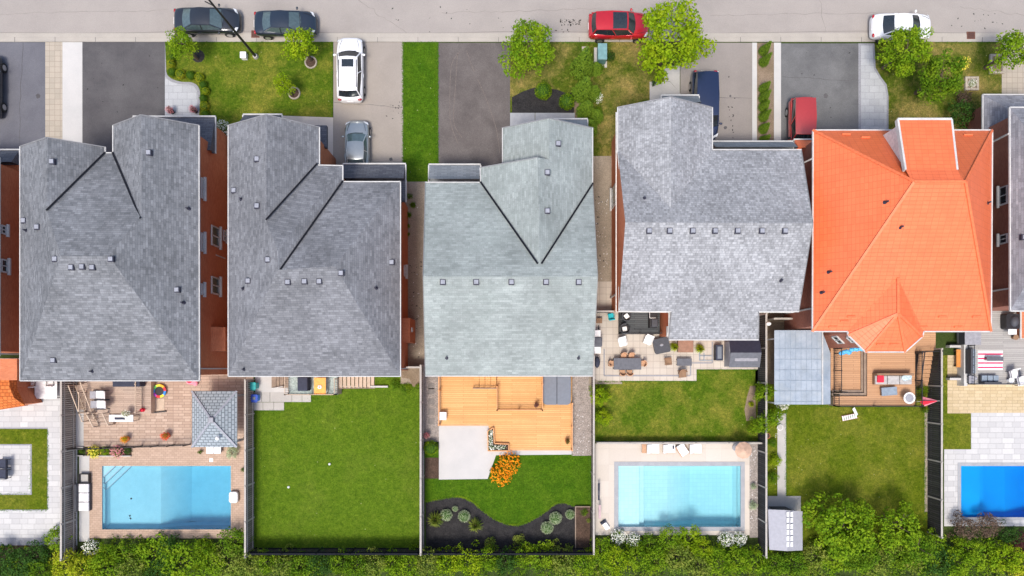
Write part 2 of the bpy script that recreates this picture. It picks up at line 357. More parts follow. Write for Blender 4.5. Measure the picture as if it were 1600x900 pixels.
# ---------------------------------------------------------------- foliage
def leafmesh(name, blobs, per, leaf, seed, up=.35, shell=(.7, 1.05), core=.0):
    rg = np.random.RandomState(seed); V = []; Fc = []; k = 0
    for (cx, cy, cz, r, rz) in blobs:
        n = max(20, int(per*r*r*(.5+.5*rz/r)))
        d = rg.normal(size=(n, 3)); d /= np.linalg.norm(d, axis=1)[:, None]
        rr = rg.uniform(shell[0], shell[1], n)[:, None]
        p = np.array([cx, cy, cz])+d*rr*np.array([r, r, rz])
        nn = d*.7+rg.normal(size=(n, 3))*.55+np.array([0, 0, up]); nn /= np.linalg.norm(nn, axis=1)[:, None]
        a = rg.normal(size=(n, 3)); u = np.cross(nn, a); u /= np.linalg.norm(u, axis=1)[:, None]; v = np.cross(nn, u)
        s = (leaf*rg.uniform(.6, 1.35, n))[:, None]
        q = np.stack([p-u*s*.5, p+v*s*.33-u*s*.02, p+u*s*.6, p-v*s*.33], 1).reshape(-1, 3)
        V.append(q); Fc.append(np.arange(n*4).reshape(-1, 4)+k); k += n*4
    me = bpy.data.meshes.new(name); me.from_pydata(np.concatenate(V).tolist(), [], np.concatenate(Fc).tolist()); me.update(); return me
def blobset(R, Hh, n, seed, base=0., spread=.62, br=(.32, .5)):
    rd = random.Random(seed); bl = [(0, 0, base+Hh*.5, R*.6, Hh*.42)]
    for i in range(n):
        a = 2*PI*(i*.618)+rd.uniform(-.4, .4); q = rd.uniform(.25, 1)**.6*spread*R; t = rd.uniform(.2, .85)
        r = R*rd.uniform(*br)*(1.1-.35*t); q *= (1.15-.55*t)
        bl.append((q*math.cos(a), q*math.sin(a), base+Hh*t, r, r*.8))
    return bl
LM = {}
def lm(kind, sd=0):
    k = (kind, sd)
    if k in LM: return LM[k]
    if kind == 'tree':      # unit radius crown, height 1.7
        me = leafmesh('crown', blobset(1, 1.7, 26, 30+sd, spread=.74, br=(.20, .40)), 820, .10, sd, up=.6, shell=(.6, 1.08))
    elif kind == 'bigtree':
        me = leafmesh('crown', blobset(1, 1.5, 44, 30+sd, spread=.86, br=(.13, .27)), 2300, .075, sd, up=.6, shell=(.55, 1.12))
    elif kind == 'wisp':    # open upright sapling
        me = leafmesh('crown', blobset(1, 1.9, 46, 60+sd, spread=.95, br=(.10, .24)), 1500, .085, sd, up=.5, shell=(.6, 1.1))
    elif kind == 'shrub':
        me = leafmesh('crown', blobset(1, 1.3, 12, 90+sd, br=(.3, .5)), 330, .13, sd, up=.4)
    elif kind == 'hedge':
        me = leafmesh('crown', blobset(1, 1.6, 26, 120+sd, spread=.9, br=(.17, .33)), 900, .095, sd, up=.5)
    elif kind == 'globe':
        me = leafmesh('crown', [(0, 0, .72, 1, .8), (0, 0, .7, .85, .7)], 900, .12, sd, up=.1, shell=(.88, 1.03))
    elif kind == 'cone':
        bl = [(random.uniform(-.05, .05), random.uniform(-.05, .05), .5+i*.42, 1-.09*i, .6) for i in range(9)]
        me = leafmesh('crown', bl, 800, .15, sd, up=.6, shell=(.75, 1.05))
    elif kind == 'tuft':
        rg = np.random.RandomState(sd); V = []; Fc = []
        for i in range(170):
            a = rg.uniform(0, 2*PI); q = rg.uniform(.35, 1.05); hh = rg.uniform(.4, .9); u = np.array([math.cos(a), math.sin(a), 0]); s = np.array([-u[1], u[0], 0])*.035
            k = len(V); mid = u*q*.5+np.array([0, 0, hh]); tip = u*q+np.array([0, 0, hh*.55]); V += [-s, s, mid+s, mid-s, tip]; Fc += [(k, k+1, k+2, k+3), (k+3, k+2, k+4)]
        me = bpy.data.meshes.new('crown'); me.from_pydata([tuple(v) for v in V], [], Fc); me.update()
    elif kind == 'flowers':
        me = leafmesh('blossoms', [(0, 0, .62, 1.0, .95), (.3, .3, .8, .5, .6), (-.4, .1, .8, .45, .6), (.1, -.4, .8, .45, .6)], 230, .17, sd, up=1.2, shell=(.8, 1.15))
    me.materials.append(M['leaf_mid']); LM[k] = me; return me
def crownobj(parent, kind, sd, m, sc, z=0, name='crown', rot=0):
    o = bpy.data.objects.new(name, lm(kind, sd)); COL.objects.link(o); o.parent = parent
    o.material_slots[0].link = 'OBJECT'; o.material_slots[0].material = M[m]; o.scale = sc; o.location = (0, 0, z); o.rotation_euler = (0, 0, rot); return o
NPL = [0]
def shrub(name, label, cat, px, py, rpx, m, kind='globe', h=None, fl=None, group=None, z0=0, ry=None):
    NPL[0] += 1; sd = NPL[0] % 3; r = rpx/21.5; ry = (ry or rpx)/21.5; h = h or r*1.3
    l = P(px, py, z0+h*.6); t = T(name, label, cat, (l.x, l.y, z0), group=group)
    top = {'globe': 1.52, 'cone': 4.4, 'tuft': .9, 'shrub': 1.3, 'hedge': 1.6, 'tree': 1.7, 'wisp': 1.9}[kind]
    crownobj(t, kind, sd, m, (r, ry, h/top), 0, 'foliage', 0 if ry != r else NPL[0]*1.3)
    b = MB()
    if kind == 'globe': b.ell((0, 0, h*.47), (r*.84, ry*.84, h*.44), 12, 7)
    else:
        b.cyl((0, 0, 0), (0, 0, h*.6), .05, .03, 8)
        for a in (0, 2.1, 4.2): b.cyl((0, 0, h*.2), (math.cos(a)*r*.4, math.sin(a)*r*.4, h*.6), .03, .012, 6)
    b.build('stem', M['leaf_deep'] if kind == 'globe' else M['bark'], t, local=True)
    if fl: crownobj(t, 'flowers', sd, fl, (r, ry, h/1.42), .0, 'blossoms')
    return t
def tree(name, label, px, py, rpx, m, kind='tree', sd=0, zc=3.0, group=None, extra=None):
    s = F/(H-zc); R = rpx/s; kind = 'bigtree' if kind == 'tree' and R > 1.7 else kind; l = P(px, py, zc); t = T(name, label, 'tree', (l.x, l.y, 0), group=group)
    Hc = R*{'tree': 1.7, 'bigtree': 1.5, 'wisp': 1.9}[kind]; zb = max(.6, zc-Hc*.55)
    crownobj(t, kind, sd, m, (R, R, R), zb, 'crown', px*.37)
    b = MB().cyl((0, 0, 0), (0, 0, zb+Hc*.5), .09+.03*R, .05, 10)
    for i in range(7):
        a = i*2.4; b.cyl((0, 0, zb+Hc*.08*i), (math.cos(a)*R*.6, math.sin(a)*R*.6, zb+Hc*(.25+.09*i)), .04, .012, 6)
    b.build('trunk', M['bark'], t, local=True)
    return t
# ================================================================ SETTING
POOL1 = (160, 728, 361, 827); POOL4 = (966, 728, 1157, 823); POOL6 = (1501, 728, 1690, 808)
POOLS = [POOL1, POOL4, POOL6]
b = MB(); holes = [(P(p[0], p[3]), P(p[2], p[1])) for p in POOLS]
xs = sorted([-400, 400]+[v for a, c in holes for v in (a.x, c.x)]); ys = sorted([-400, 400]+[v for a, c in holes for v in (a.y, c.y)])
for i in range(len(xs)-1):
    for j in range(len(ys)-1):
        mx, my = (xs[i]+xs[i+1])/2, (ys[j]+ys[j+1])/2
        if any(a.x < mx < c.x and a.y < my < c.y for a, c in holes): continue
        b.poly([(xs[i], ys[j], 0), (xs[i+1], ys[j], 0), (xs[i+1], ys[j+1], 0), (xs[i], ys[j+1], 0)])
tag(b.build('ground', M['ground']), kind='structure')
# road with kerb along its near side
b = MB().poly([(-120, P(0, 57).y, .008), (120, P(0, 57).y, .008), (120, P(0, -190).y, .008), (-120, P(0, -190).y, .008)])
tag(b.build('road', M['road']), kind='structure')
b = MB(); g0, g1, g2 = P(0, 56.6).y, P(0, 58).y, P(0, 66).y
b.bx(-120, 120, g1+.17, g0+.22, 0, .02); b.bx(-120, 120, g1-.02, g1+.165, 0, .055)
b.bx(-120, 120, g2+.02, g1-.025, 0, .05)
tag(b.build('kerb', M['curb']), kind='structure')
b = MB()   # far side of the street
b.bx(-120, 120, P(0, -190).y, P(0, -199).y, 0, .12); tag(b.build('kerb', M['curb']), kind='structure')
b = MB()   # tar seam along the gutter and cracks
pts = [(-10, 51)]+[(x, 50.5+1.6*math.sin(x*.013)+random.uniform(-.5, .5)) for x in range(30, 1640, 40)]
for p, q in zip(pts, pts[1:]): b.beam(P(*p, .011), P(*q, .011), .05, .004)
tag(b.build('road_seam', M['drive_grey']), kind='structure')
rg_ = random.Random(11); b = MB()
for x in range(-40, 1660, 63):
    b.beam(P(x, 58, .053), P(x, 65.5, .053), .03, .012)
tag(b.build('kerb_joint', M['drive_cool']), kind='structure')
def crack(x0, y0, x1, y1, n, z, j, B, w=.025):
    pr = (x0, y0)
    for i in range(1, n+1):
        q = (x0+(x1-x0)*i/n+rg_.uniform(-j, j), y0+(y1-y0)*i/n+rg_.uniform(-j, j)); B.beam(P(*pr, z), P(*q, z), w*rg_.uniform(.6, 1.6), .004); pr = q
b = MB(); crack(560, 0, 640, 54, 14, .011, 2.5, b); crack(-20, 22, 260, 16, 30, .011, 1.5, b); crack(690, 20, 930, 14, 28, .011, 1.5, b); crack(1110, 24, 1370, 20, 28, .011, 1.5, b); crack(1500, 10, 1640, 30, 18, .011, 2, b); crack(1280, 0, 1290, 50, 10, .011, 2.5, b)
tag(b.build('road_crack', M['drive_grey']), kind='structure')
b = MB(); crack(1062, 150, 1174, 154, 12, .024, .8, b, .02); crack(522, 160, 629, 168, 12, .024, 1, b, .02); crack(1222, 120, 1340, 126, 14, .024, 1.2, b, .02); crack(190, 66, 200, 200, 14, .024, 2, b, .02); crack(36, 66, 30, 230, 14, .024, 2, b, .02)
tag(b.build('drive_crack', M['drive_dark']), kind='structure')
def stain(name, px, py, r, z, m, sd):
    rr = random.Random(sd); tag(MB().poly([P(px+r*math.cos(a*.42)*rr.uniform(.6, 1.2), py-r*math.sin(a*.42)*rr.uniform(.6, 1.2), 0)+Vector((0, 0, z)) for a in range(15)]).build(name, m), kind='structure')
for i, (x, y, r) in enumerate(((216, 136, 5), (193, 130, 2), (213, 150, 3), (611, 249, 3), (1141, 150, 2), (1133, 200, 3), (1290, 150, 4), (745, 118, 9), (1265, 170, 5), (60, 150, 4))): stain('oil_stain', x, y, r, .0235+i*.0004, M['drive_dark'] if r < 5 or x < 300 else M['drive_brown'] if x < 900 else M['drive_cool'], i)
# ---- front lots
S = sheet
S('driveway', rc(-60, 66, 71, 262), .02, M['drive_blue']); S('paver_path', rc(71, 66, 98, 262), .022, M['paver_front']); S('path', rc(98, 66, 129, 262), .024, M['pale_concrete'])
S('driveway', rc(129, 65, 258, 262), .02, M['drive_dark'])
walk = [(258, 66), (260, 112)]+smoothpoly([(262, 118), (270, 124), (284, 128), (300, 129), (310, 136), (313, 150), (311, 185)], 5)+[(311, 215), (258, 215)]
S('path_border', walk, .028, M['border'])
walk2 = [(258, 118)]+smoothpoly([(259, 121), (268, 128), (284, 132), (299, 133), (306, 139), (309, 150), (307, 185)], 5)+[(307, 215), (258, 215)]
S('path', walk2, .034, M['stamped'])
S('lawn', rc(258, 65, 520, 200), .014, M['grass_c'])
S('mulch_bed', [(310+10*math.cos(a*.5), 88+10*math.sin(a*.5)) for a in range(13)], .022, M['mulch'])
S('path', [(380, 179), (521, 184), (521, 275), (380, 275)], .06, M['deck_pool'])
S('driveway', rc(521, 66, 630, 300), .02, M['drive_beige'])
S('lawn', rc(630, 66, 684, 300), .014, M['grass_f'])
S('lawn', [(630, 300), (664, 300), (664, 296), (660, 292), (650, 288)], .015, M['grass_f'])
S('driveway', rc(685, 67, 797, 300), .02, M['drive_brown'])
b = MB()
for pts in ([(719, 80), (706, 100), (703, 140), (704, 190), (716, 225)], [(729, 80), (741, 112), (758, 150), (775, 200), (781, 240)], [(715, 82), (712, 130), (709, 190), (722, 215)]):
    sp = smoothpoly(pts, 6)
    for p, q in zip(sp, sp[1:]): b.beam(P(*p, .022), P(*q, .022), .045, .003)
tag(b.build('tyre_marks', noisy('faint_tyre_mark', (.20, .17, .155), (.145, .118, .108), 5, 14, fs=.4)), kind='structure')
S('lawn', rc(797, 66, 1040, 290), .014, M['grass_d']); S('lawn', rc(938, 68, 1030, 250), .018, M['grass_d'])
S('mulch_bed', [(800, 152), (817, 143), (835, 137), (870, 140), (885, 146), (897, 145), (897, 177), (800, 177)], .024, M['mulch'])
S('gravel_edge', [(897, 144), (903, 143), (908, 160), (905, 178), (900, 196), (893, 196), (897, 170)], .021, M['soil'])
b = MB()
for x0, x1 in ((797, 835.6), (836.4, 898)):
    p, q = P(x0, 205), P(x1, 177); b.bx(p.x, q.x, p.y, q.y, 0, .09)
tag(b.build('entrance_slabs', M['coping']), kind='structure')
S('path', rc(909, 73, 918, 90), .03, M['paver_front'])
S('path', [(1015, 128), (1047, 128), (1063, 146), (1063, 165), (1015, 165)], .03, M['slab']); S('path', [(1038, 103), (1062, 103), (1062, 145), (1047, 127.5), (1038, 127.5)], .034, M['slab'])
S('driveway', rc(1063, 67, 1175, 262), .02, M['drive_grey']); S('path', rc(1175, 67, 1182.5, 262), .04, M['pale_concrete'])
S('gravel_bed', rc(1182.5, 67, 1209, 262), .016, M['soil']); S('path', rc(1209, 67, 1220, 300), .04, M['pale_concrete'])
S('driveway', rc(1220, 68, 1341, 262), .02, M['drive_cool']); S('path_border', [(1341, 68), (1366, 68), (1368, 106), (1376, 120), (1385, 132), (1388, 150), (1388, 262), (1341, 262)], .024, M['border'])
S('path', [(1345, 71), (1363, 71), (1365, 107), (1373, 121), (1382, 134), (1385, 150), (1385, 262), (1345, 262)], .03, M['stamped'])
S('lawn', rc(1366, 66, 1566, 262), .014, M['grass_d'])
S('paver_path', rc(1565, 66, 1800, 200), .022, M['paver_front'])
S('lawn', rc(1800, 66, 2300, 560), .014, M['grass_d']); S('lawn', rc(-700, 66, -60, 560), .014, M['grass_c'])
# ---- between the houses
S('gravel_path', rc(626, 284, 672, 600), .016, M['gravel']); S('gravel_path', rc(920, 244, 972, 600), .024, M['gravel'])
S('gravel_path', rc(340, 240, 400, 640), .012, M['soil']); S('gravel_path', rc(1180, 260, 1300, 600), .016, M['soil']); S('gravel_path', rc(1470, 560, 1600, 600), .012, M['gravel'])
# ---- yard A (far left)
ya = holed('patio', (-300, 560, 121, 870), [(-60, 668, 75, 797)], .022, M['paver_white'])
S('path_border', rc(-60, 667, 77, 799), .018, M['border']); S('lawn', rc(-60, 670, 74, 796), .026, M['grass_e'])
S('path_border', rc(-60, 694, 50, 773), .03, M['border']); S('patio', rc(-60, 696, 48, 771), .036, M['paver_white'])
S('path_border', rc(-60, 840, 76, 852), .028, M['border']); S('mulch_bed', rc(-60, 852, 121, 880), .03, M['mulch_brown'])
# ---- yard B: tan patio round a pool
def holedpx(name, r, hs, z, m): return holed(name, r, hs, z, m)
S('patio', rc(122, 560, 396, 698), .02, M['paver_tan'])
holedpx('pool_deck', (140, 698, 384, 841), [POOL1], .024, M['paver_pink'])
S('path', rc(119, 640, 131, 700), .03, M['pale_concrete']); S('path', rc(124, 712, 140, 846), .03, M['pale_concrete'])
S('mulch_bed', rc(134, 699, 206, 712), .034, M['mulch_brown'])
# ---- yard C
S('lawn', rc(396, 566, 662, 862), .014, M['grass_b'])
S('patio', rc(399, 585, 490, 613), .05, M['pale_concrete'])
b = MB()
for x0, x1, y0, y1 in ((395, 409, 613, 628), (409.5, 422, 613, 628), (422.5, 456, 613, 628), (456.5, 472, 613, 628), (472.5, 486, 613, 628), (396, 411, 628.6, 641), (411.5, 428, 628.6, 641), (428.5, 444, 628.6, 641)):
    p, q = P(x0, y1), P(x1, y0); b.bx(p.x, q.x, p.y, q.y, 0, .06)
tag(b.build('patio_slabs', M['paver_beige'] if 0 else M['slab']), kind='structure')
S('soil_patch', [(627, 573), (655, 573), (656, 606), (645, 604), (640, 592), (628, 590)], .022, M['soil'])
# ---- yard D
S('lawn', rc(664, 700, 925, 862), .014, M['grass_f'])
S('gravel_path', rc(662, 560, 688, 690), .018, M['gravel_grey']); S('gravel_path', rc(893, 560, 926, 712), .02, M['gravel_grey'])
b = MB()
for y in (603, 611, 627, 643, 658):
    p, q = P(669.5, y+5), P(679, y-4.5); b.bx(p.x, q.x, p.y, q.y, 0, .04)
tag(b.build('stepping_stones', M['drive_grey'] if 0 else M['coping'] if 0 else noisy('dark_slate_stone', (.20, .18, .17), (.26, .235, .22), 3, 20)), kind='structure')
S('mulch_bed', rc(664, 715, 686, 748), .022, M['mulch_brown'])
b = MB().prism([P(x, y).to_2d() for x, y in [(686, 655), (765, 655), (765, 704), (893, 700), (893, 710), (775, 711), (762, 748), (686, 749)]], 0, .10)
tag(b.build('patio', M['pale_concrete']), kind='structure')
bed = smoothpoly([(665, 784), (690, 779), (715, 776), (735, 782), (752, 796), (775, 812), (800, 820), (822, 817), (848, 802), (868, 787), (880, 785), (897, 790)], 5)+[(924, 792), (924, 862), (665, 862)]
S('mulch_bed', bed, .022, M['mulch'])
# ---- yard E
S('lawn', rc(926, 560, 1186, 696), .016, M['grass_c'])
S('patio', [(926, 440), (1190, 440), (1190, 577), (1088, 577), (1088, 595), (935, 595), (926, 590)], .05, M['paver_beige'])
b = MB()
for p, q in (((944, 545), (944, 587)), ((944, 587), (1078, 587)), ((1079, 587), (1079, 568)), ((1079, 567), (1113, 567)), ((1113, 567), (1113, 534))): b.beam(P(*p, .052), P(*q, .052), .10, .006)
tag(b.build('patio_border', M['border']), kind='structure')
S('soil_patch', [(1172, 603), (1180, 603), (1181, 655), (1166, 658), (1163, 640), (1167, 620)], .024, M['soil'])
holedpx('pool_deck', (930, 693, 1171, 836), [POOL4], .024, M['deck_pool'])
S('gravel_path', rc(1171, 693, 1186, 840), .02, M['gravel_grey'])
# ---- yard F
S('lawn', rc(1197, 600, 1452, 862), .016, M['grass_e'])
S('gravel_bed', rc(1197, 488, 1212, 600), .02, M['soil'])
S('path', rc(1214.5, 646, 1228, 776), .03, M['slab']); S('path', rc(1199, 775, 1251, 800), .034, M['slab'])
S('soil_edge', rc(1444.5, 640, 1450, 800), .02, M['gravel'])
# ---- yard G
S('paver_path', rc(1477, 555, 1900, 646), .022, M['paver_yellow']); S('grass_edge', rc(1472, 555, 1480, 646), .03, M['grass_e'])
S('lawn', rc(1472, 645, 1517, 702), .016, M['grass_e'])
holed('patio', (1475, 702, 1900, 822), [POOL6], .026, M['paver_white'])
S('patio', rc(1517, 645, 1900, 702), .026, M['paver_white'])
# ================================================================ POOLS
def pool(label, r, liner, wat, cop, cw, dz, steps, d0=.75, d1=1.3):
    a, c = P(r[0], r[3]), P(r[2], r[1]); t = T('swimming_pool', label, 'swimming pool', (a.x, a.y, 0))
    x0, y0, x1, y1 = a.x, a.y, c.x, c.y; zt = dz; xm = x0+(x1-x0)*.42; xn = x0+(x1-x0)*.62
    b = MB()
    e = .22
    b.poly([(x0+e, y0+e, -d0), (xm, y0+e, -d0), (xm, y1-e, -d0), (x0+e, y1-e, -d0)]); b.poly([(xm, y0+e, -d0), (xn, y0+e, -d1), (xn, y1-e, -d1), (xm, y1-e, -d0)]); b.poly([(xn, y0+e, -d1), (x1-e, y0+e, -d1), (x1-e, y1-e, -d1), (xn, y1-e, -d1)])
    # the walls meet the floor in a short cove
    for (p, q, dx, dy) in (((x0, y0), (x0, y1), e, 0), ((x1, y1), (x1, y0), -e, 0), ((x1, y0), (x0, y0), 0, e), ((x0, y1), (x1, y1), 0, -e)):
        def dep(x): return -d0 if x <= xm else (-d1 if x >= xn else -d0-(d1-d0)*(x-xm)/(xn-xm))
        n = 12
        for i in range(n):
            u0, u1 = i/n, (i+1)/n; A = (p[0]+(q[0]-p[0])*u0, p[1]+(q[1]-p[1])*u0); B = (p[0]+(q[0]-p[0])*u1, p[1]+(q[1]-p[1])*u1)
            za, zb = dep(A[0]), dep(B[0]); 
            clip = lambda X, Y: (min(max(X, x0+e), x1-e), min(max(Y, y0+e), y1-e))
            Ai = clip(A[0]+dx, A[1]+dy); Bi = clip(B[0]+dx, B[1]+dy)
            b.poly([(A[0], A[1], zt-.004), (B[0], B[1], zt-.004), (B[0], B[1], zb+.25), (A[0], A[1], za+.25)]); b.poly([(A[0], A[1], za+.25), (B[0], B[1], zb+.25), (Bi[0], Bi[1], zb), (Ai[0], Ai[1], za)])
    b.build('basin', liner, t)
    if steps == 'corner':
        b = MB()
        for k, s in enumerate((1.9, 1.4, .9)): b.prism([(x0+.003, y1-.003), (x0+.003, y1-s), (x0+s*1.05, y1-.003)], -d0+.01, -d0+.2*(k+1))
        b.build('step', liner, t)
        b = MB()
        for k, s in enumerate((1.9, 1.4, .9)): b.beam((x0+.02, y1-s+.04, -d0+.2*(k+1)+.006), (x0+s*1.05-.04, y1-.02, -d0+.2*(k+1)+.006), .05, .01)
        b.build('step_edge', M['greybl'], t)
    else:
        b = MB().bx(x0+.01, x0+1.6, y0+.01, y1-.01, -d0+.01, -.28); b.bx(x0+1.61, x0+2.0, y0+.01, y1-.01, -d0+.01, -.5); b.build('step', liner, t)
    MB().bx(x0+.004, x1-.004, y0+.004, y1-.004, -d1-.05, -.10+dz).build('water', wat, t)
    b = MB(); W = cw/21; 
    if cw: 
        b.bx(x0-W, x0, y0-W, y1+W, .006, dz+.012); b.bx(x1, x1+W, y0-W, y1+W, .006, dz+.012); b.bx(x0, x1, y0-W, y0, .006, dz+.012); b.bx(x0, x1, y1, y1+W, .006, dz+.012); b.build('coping', cop, t)
    return t
pool('pale blue rectangular pool set in pinkish pavers beside the gazebo', POOL1, M['liner1'], M['water'], M['paver_pink'], 3, .03, 'corner', .7, 1.65)
for x_, y_ in ((205, 779), (203, 806), (204, 810)):
    p = P(x_, y_, -.7); MB().cyl((p.x, p.y, -.745), (p.x, p.y, -.70), .07, n=10).build('inlet', M['whitep'], bpy.data.objects['swimming_pool'])
pool('pale turquoise pool with a shallow shelf and grey stone coping', POOL4, M['liner4'], M['water4'], M['coping'], 6.5, .04, 'shelf')
pool('vivid blue pool in the white stone patio at the right edge', POOL6, M['liner6'], M['water6'], M['coping'], 5, .04, 'shelf')
# ================================================================ HOUSES
ZE = 6.0
def E(px, py, z=ZE): return P(px, py, z)
def inset(poly, d):
    a = sum(poly[i][0]*poly[(i+1) % len(poly)][1]-poly[(i+1) % len(poly)][0]*poly[i][1] for i in range(len(poly)))
    if a < 0: poly = poly[::-1]
    out = []; n = len(poly)
    for i in range(n):
        p0, p1, p2 = (Vector(poly[j][:2]) for j in ((i-1) % n, i, (i+1) % n))
        d1, d2 = (p1-p0).normalized(), (p2-p1).normalized(); n1, n2 = Vector((-d1.y, d1.x)), Vector((-d2.y, d2.x))
        k = 1+n1.dot(n2); out.append(tuple(p1+(n1+n2)*(d/max(k, .3))))
    return out
class House:
    def __init__(s, label, c, brick):
        s.r = T('house', label, 'house', c); s.brick = brick; s.walls = MB(); s.gut = MB(); s.fl = MB()
    def body(s, outline, d=.38, z0=0, z1=5.93):
        s.walls.prism(inset([tuple(p[:2]) for p in outline], d), z0, z1)
    def roof(s, faces, m, outline, zs=5.94, name='roof'):
        b = MB()
        for f in faces: b.poly(f)
        # keep every facet facing up
        o = b.build(name, m, s.r)
        me = o.data
        flip = [p.index for p in me.polygons if p.normal.z < 0]
        if flip:
            b2 = MB()
            for i, f in enumerate(faces): b2.poly(f[::-1] if i in flip else f)
            bpy.data.objects.remove(o); o = b2.build(name, m, s.r)
        s.rf = o
        if outline:
            q = [tuple(p[:2]) for p in outline]; MB().prism(q, zs-.03, zs+.02).build('soffit', M['soffit'], s.r)
        return o
    def gutter(s, pts, z=None, w=.13, closed=False):
        n = len(pts); b = MB()
        for i in range(n if closed else n-1):
            rake = abs(pts[i][2]-pts[(i+1) % n][2]) > .3
            if rake: MB().beam(pts[i], pts[(i+1) % n], w*.4, .13).build('rake_trim', M['rake'], s.r)
            else: b.beam(pts[i], pts[(i+1) % n], w*.56, .13)
        if b.v: b.build('gutter', M['white'], s.r)
    def valley(s, p, q, w=.115, dz=.10):
        s.fl.beam(p, q, w, .02, dz=dz)
    def gable(s, l, pk, r):  # brick triangle that closes a gable end
        s.walls.poly([l, pk, r])
    def vents(s, pts, kind='box', z=None):
        for v in pts:
            px, py = v[:2]; zz = s.zat(px, py) if z is None else z; p = P(px, py, zz)
            b = MB()
            if kind == 'box':
                b.bx(p.x-.18, p.x+.18, p.y-.18, p.y+.18, zz-.12, zz+.10); o = b.build('vent_base', M['ventd'], s.rf); o.name = 'roof_vent'
                q = MB().bx(p.x-.12, p.x+.14, p.y-.12, p.y+.14, zz+.102, zz+.17); q.build('vent_cap', M['vent'], o) if 0 else q.build('roof_vent_cap', M['vent'], s.rf)
            else:
                b.cyl((p.x, p.y, zz-.15), (p.x, p.y, zz+.32), .055, n=10); b.cyl((p.x, p.y, zz-.08), (p.x, p.y, zz+.06), .15, .07, n=10); b.build('vent_pipe', M['ventd'], s.rf)
    def zat(s, px, py):
        # height of the roof under a pixel: cast the ray on this roof's mesh
        me = s.rf.data; off = wloc(s.rf); best = ZE
        o = Vector((0, 0, H)); d = (P(px, py, 0)-o).normalized()
        from mathutils.geometry import intersect_ray_tri
        for pl in me.polygons:
            vs = [me.vertices[i].co+off for i in pl.vertices]
            for k in range(1, len(vs)-1):
                h = intersect_ray_tri(vs[0], vs[k], vs[k+1], d, o, True)
                if h is not None: best = max(best, h.z)
        return best
    def skirt(s, x0, y0, x1, y1, m=None, z=3.1, zw=3.9, side='top', zb=.0, wallin=.35, dw=True):
        # low garage/porch roof; pixels of its outline at its eave height
        a, c = P(x0, y1, z), P(x1, y0, z); X0, Y0, X1, Y1 = a.x, a.y, c.x, c.y
        b = MB()
        b.poly([(X0, Y1, z), (X0, Y0, zw), (X1, Y0, zw), (X1, Y1, z)][::-1] if 0 else [(X0, Y1, z), (X0, Y0, zw), (X1, Y0, zw), (X1, Y1, z)])
        b.poly([(X0, Y0, z), (X0, Y0, zw), (X0, Y1, z)]); b.poly([(X1, Y1, z), (X1, Y0, zw), (X1, Y0, z)]); b.poly([(X0, Y0, z), (X0, Y1, z), (X1, Y1, z), (X1, Y0, z)])
        b.build('porch_roof', m or M['skirt'], s.r)
        e = .05; MB().beam((X0-e, Y1+e, z), (X1+e, Y1+e, z), .09, .12).beam((X0-e, Y0, z), (X0-e, Y1, z), .08, .12).beam((X1+e, Y0, z), (X1+e, Y1, z), .08, .12).build('porch_gutter', M['white'], s.r)
        if dw: s.walls.bx(X0+.3, X1-.3, Y0-.3, Y1-wallin, 0, z-.04)
    def win(s, wx, px0, px1, py0, py1, side=1):
        # window in a side wall at world x = wx, between two pixel columns and rows
        za, zb = H-wx*F/(px0-CX), H-wx*F/(px1-CX); z0, z1 = min(za, zb), max(za, zb); zm = (z0+z1)/2
        ya, yb = sorted(((CY-py0)*(H-zm)/F, (CY-py1)*(H-zm)/F)); X = wx+side*.03
        fr = MB()
        for (y0, y1, q0, q1) in ((ya, ya+.09, z0, z1), (yb-.09, yb, z0, z1), (ya+.09, yb-.09, z0, z0+.09), (ya+.09, yb-.09, z1-.09, z1), ((ya+yb)/2-.03, (ya+yb)/2+.03, z0+.09, z1-.09)): fr.bx(X-.05, X+.05, y0, y1, q0, q1)
        fr.bx(X-.02, X+.16*side, ya-.12, yb+.12, z0-.14, z0-.005)
        o = fr.build('window', M['white'], s.r)
        MB().bx(X-.045, X-.01, ya+.09, yb-.09, z0+.09, z1-.09).build('pane', M['glass'], o)
    def frontwin(s, x0, x1, z0, z1, y, sg):
        fr = MB(); Y = y+sg*.03
        for (a, c, q0, q1) in ((x0, x0+.09, z0, z1), (x1-.09, x1, z0, z1), (x0+.09, x1-.09, z0, z0+.09), (x0+.09, x1-.09, z1-.09, z1), ((x0+x1)/2-.03, (x0+x1)/2+.03, z0+.09, z1-.09)): fr.bx(a, c, Y-.05, Y+.05, q0, q1)
        o = fr.build('window', M['white'], s.r); MB().bx(x0+.09, x1-.09, Y-.04, Y+.0, z0+.09, z1-.09).build('pane', M['glass'], o)
    def spout(s, px, py, wx, z0=.3, z1=5.85, top=None):
        y = P(px, py, 5).y; b = MB().beam((wx, y, z0), (wx, y, z1), .09, .09); b.build('downspout', M['white'], s.r)
    def done(s):
        s.walls.build('wall', s.brick, s.r)
        if s.gut.v: s.gut.build('eaves_trim', M['white'], s.r)
        if s.fl.v: s.fl.build('valley_flashing', M['flash'], s.rf)
V = Vector
def openings(h, xs, y, sg, up=(3.7, 5.0), low=(.9, 2.3), w=1.3):
    for x in xs:
        h.frontwin(x-w/2, x+w/2, up[0], up[1], y, sg)
        if low: h.frontwin(x-w/2, x+w/2, low[0], low[1], y, sg)
def garage(h, x0, x1, y):
    o = MB().bx(x0, x1, y-.02, y+.04, .05, 2.4).build('garage_door', M['soffit'], h.r); b = MB()
    for k in range(1, 4): b.bx(x0+.05, x1-.05, y+.041, y+.05, .05+k*.59, .08+k*.59)
    b.build('panel_groove', M['vent'], o)
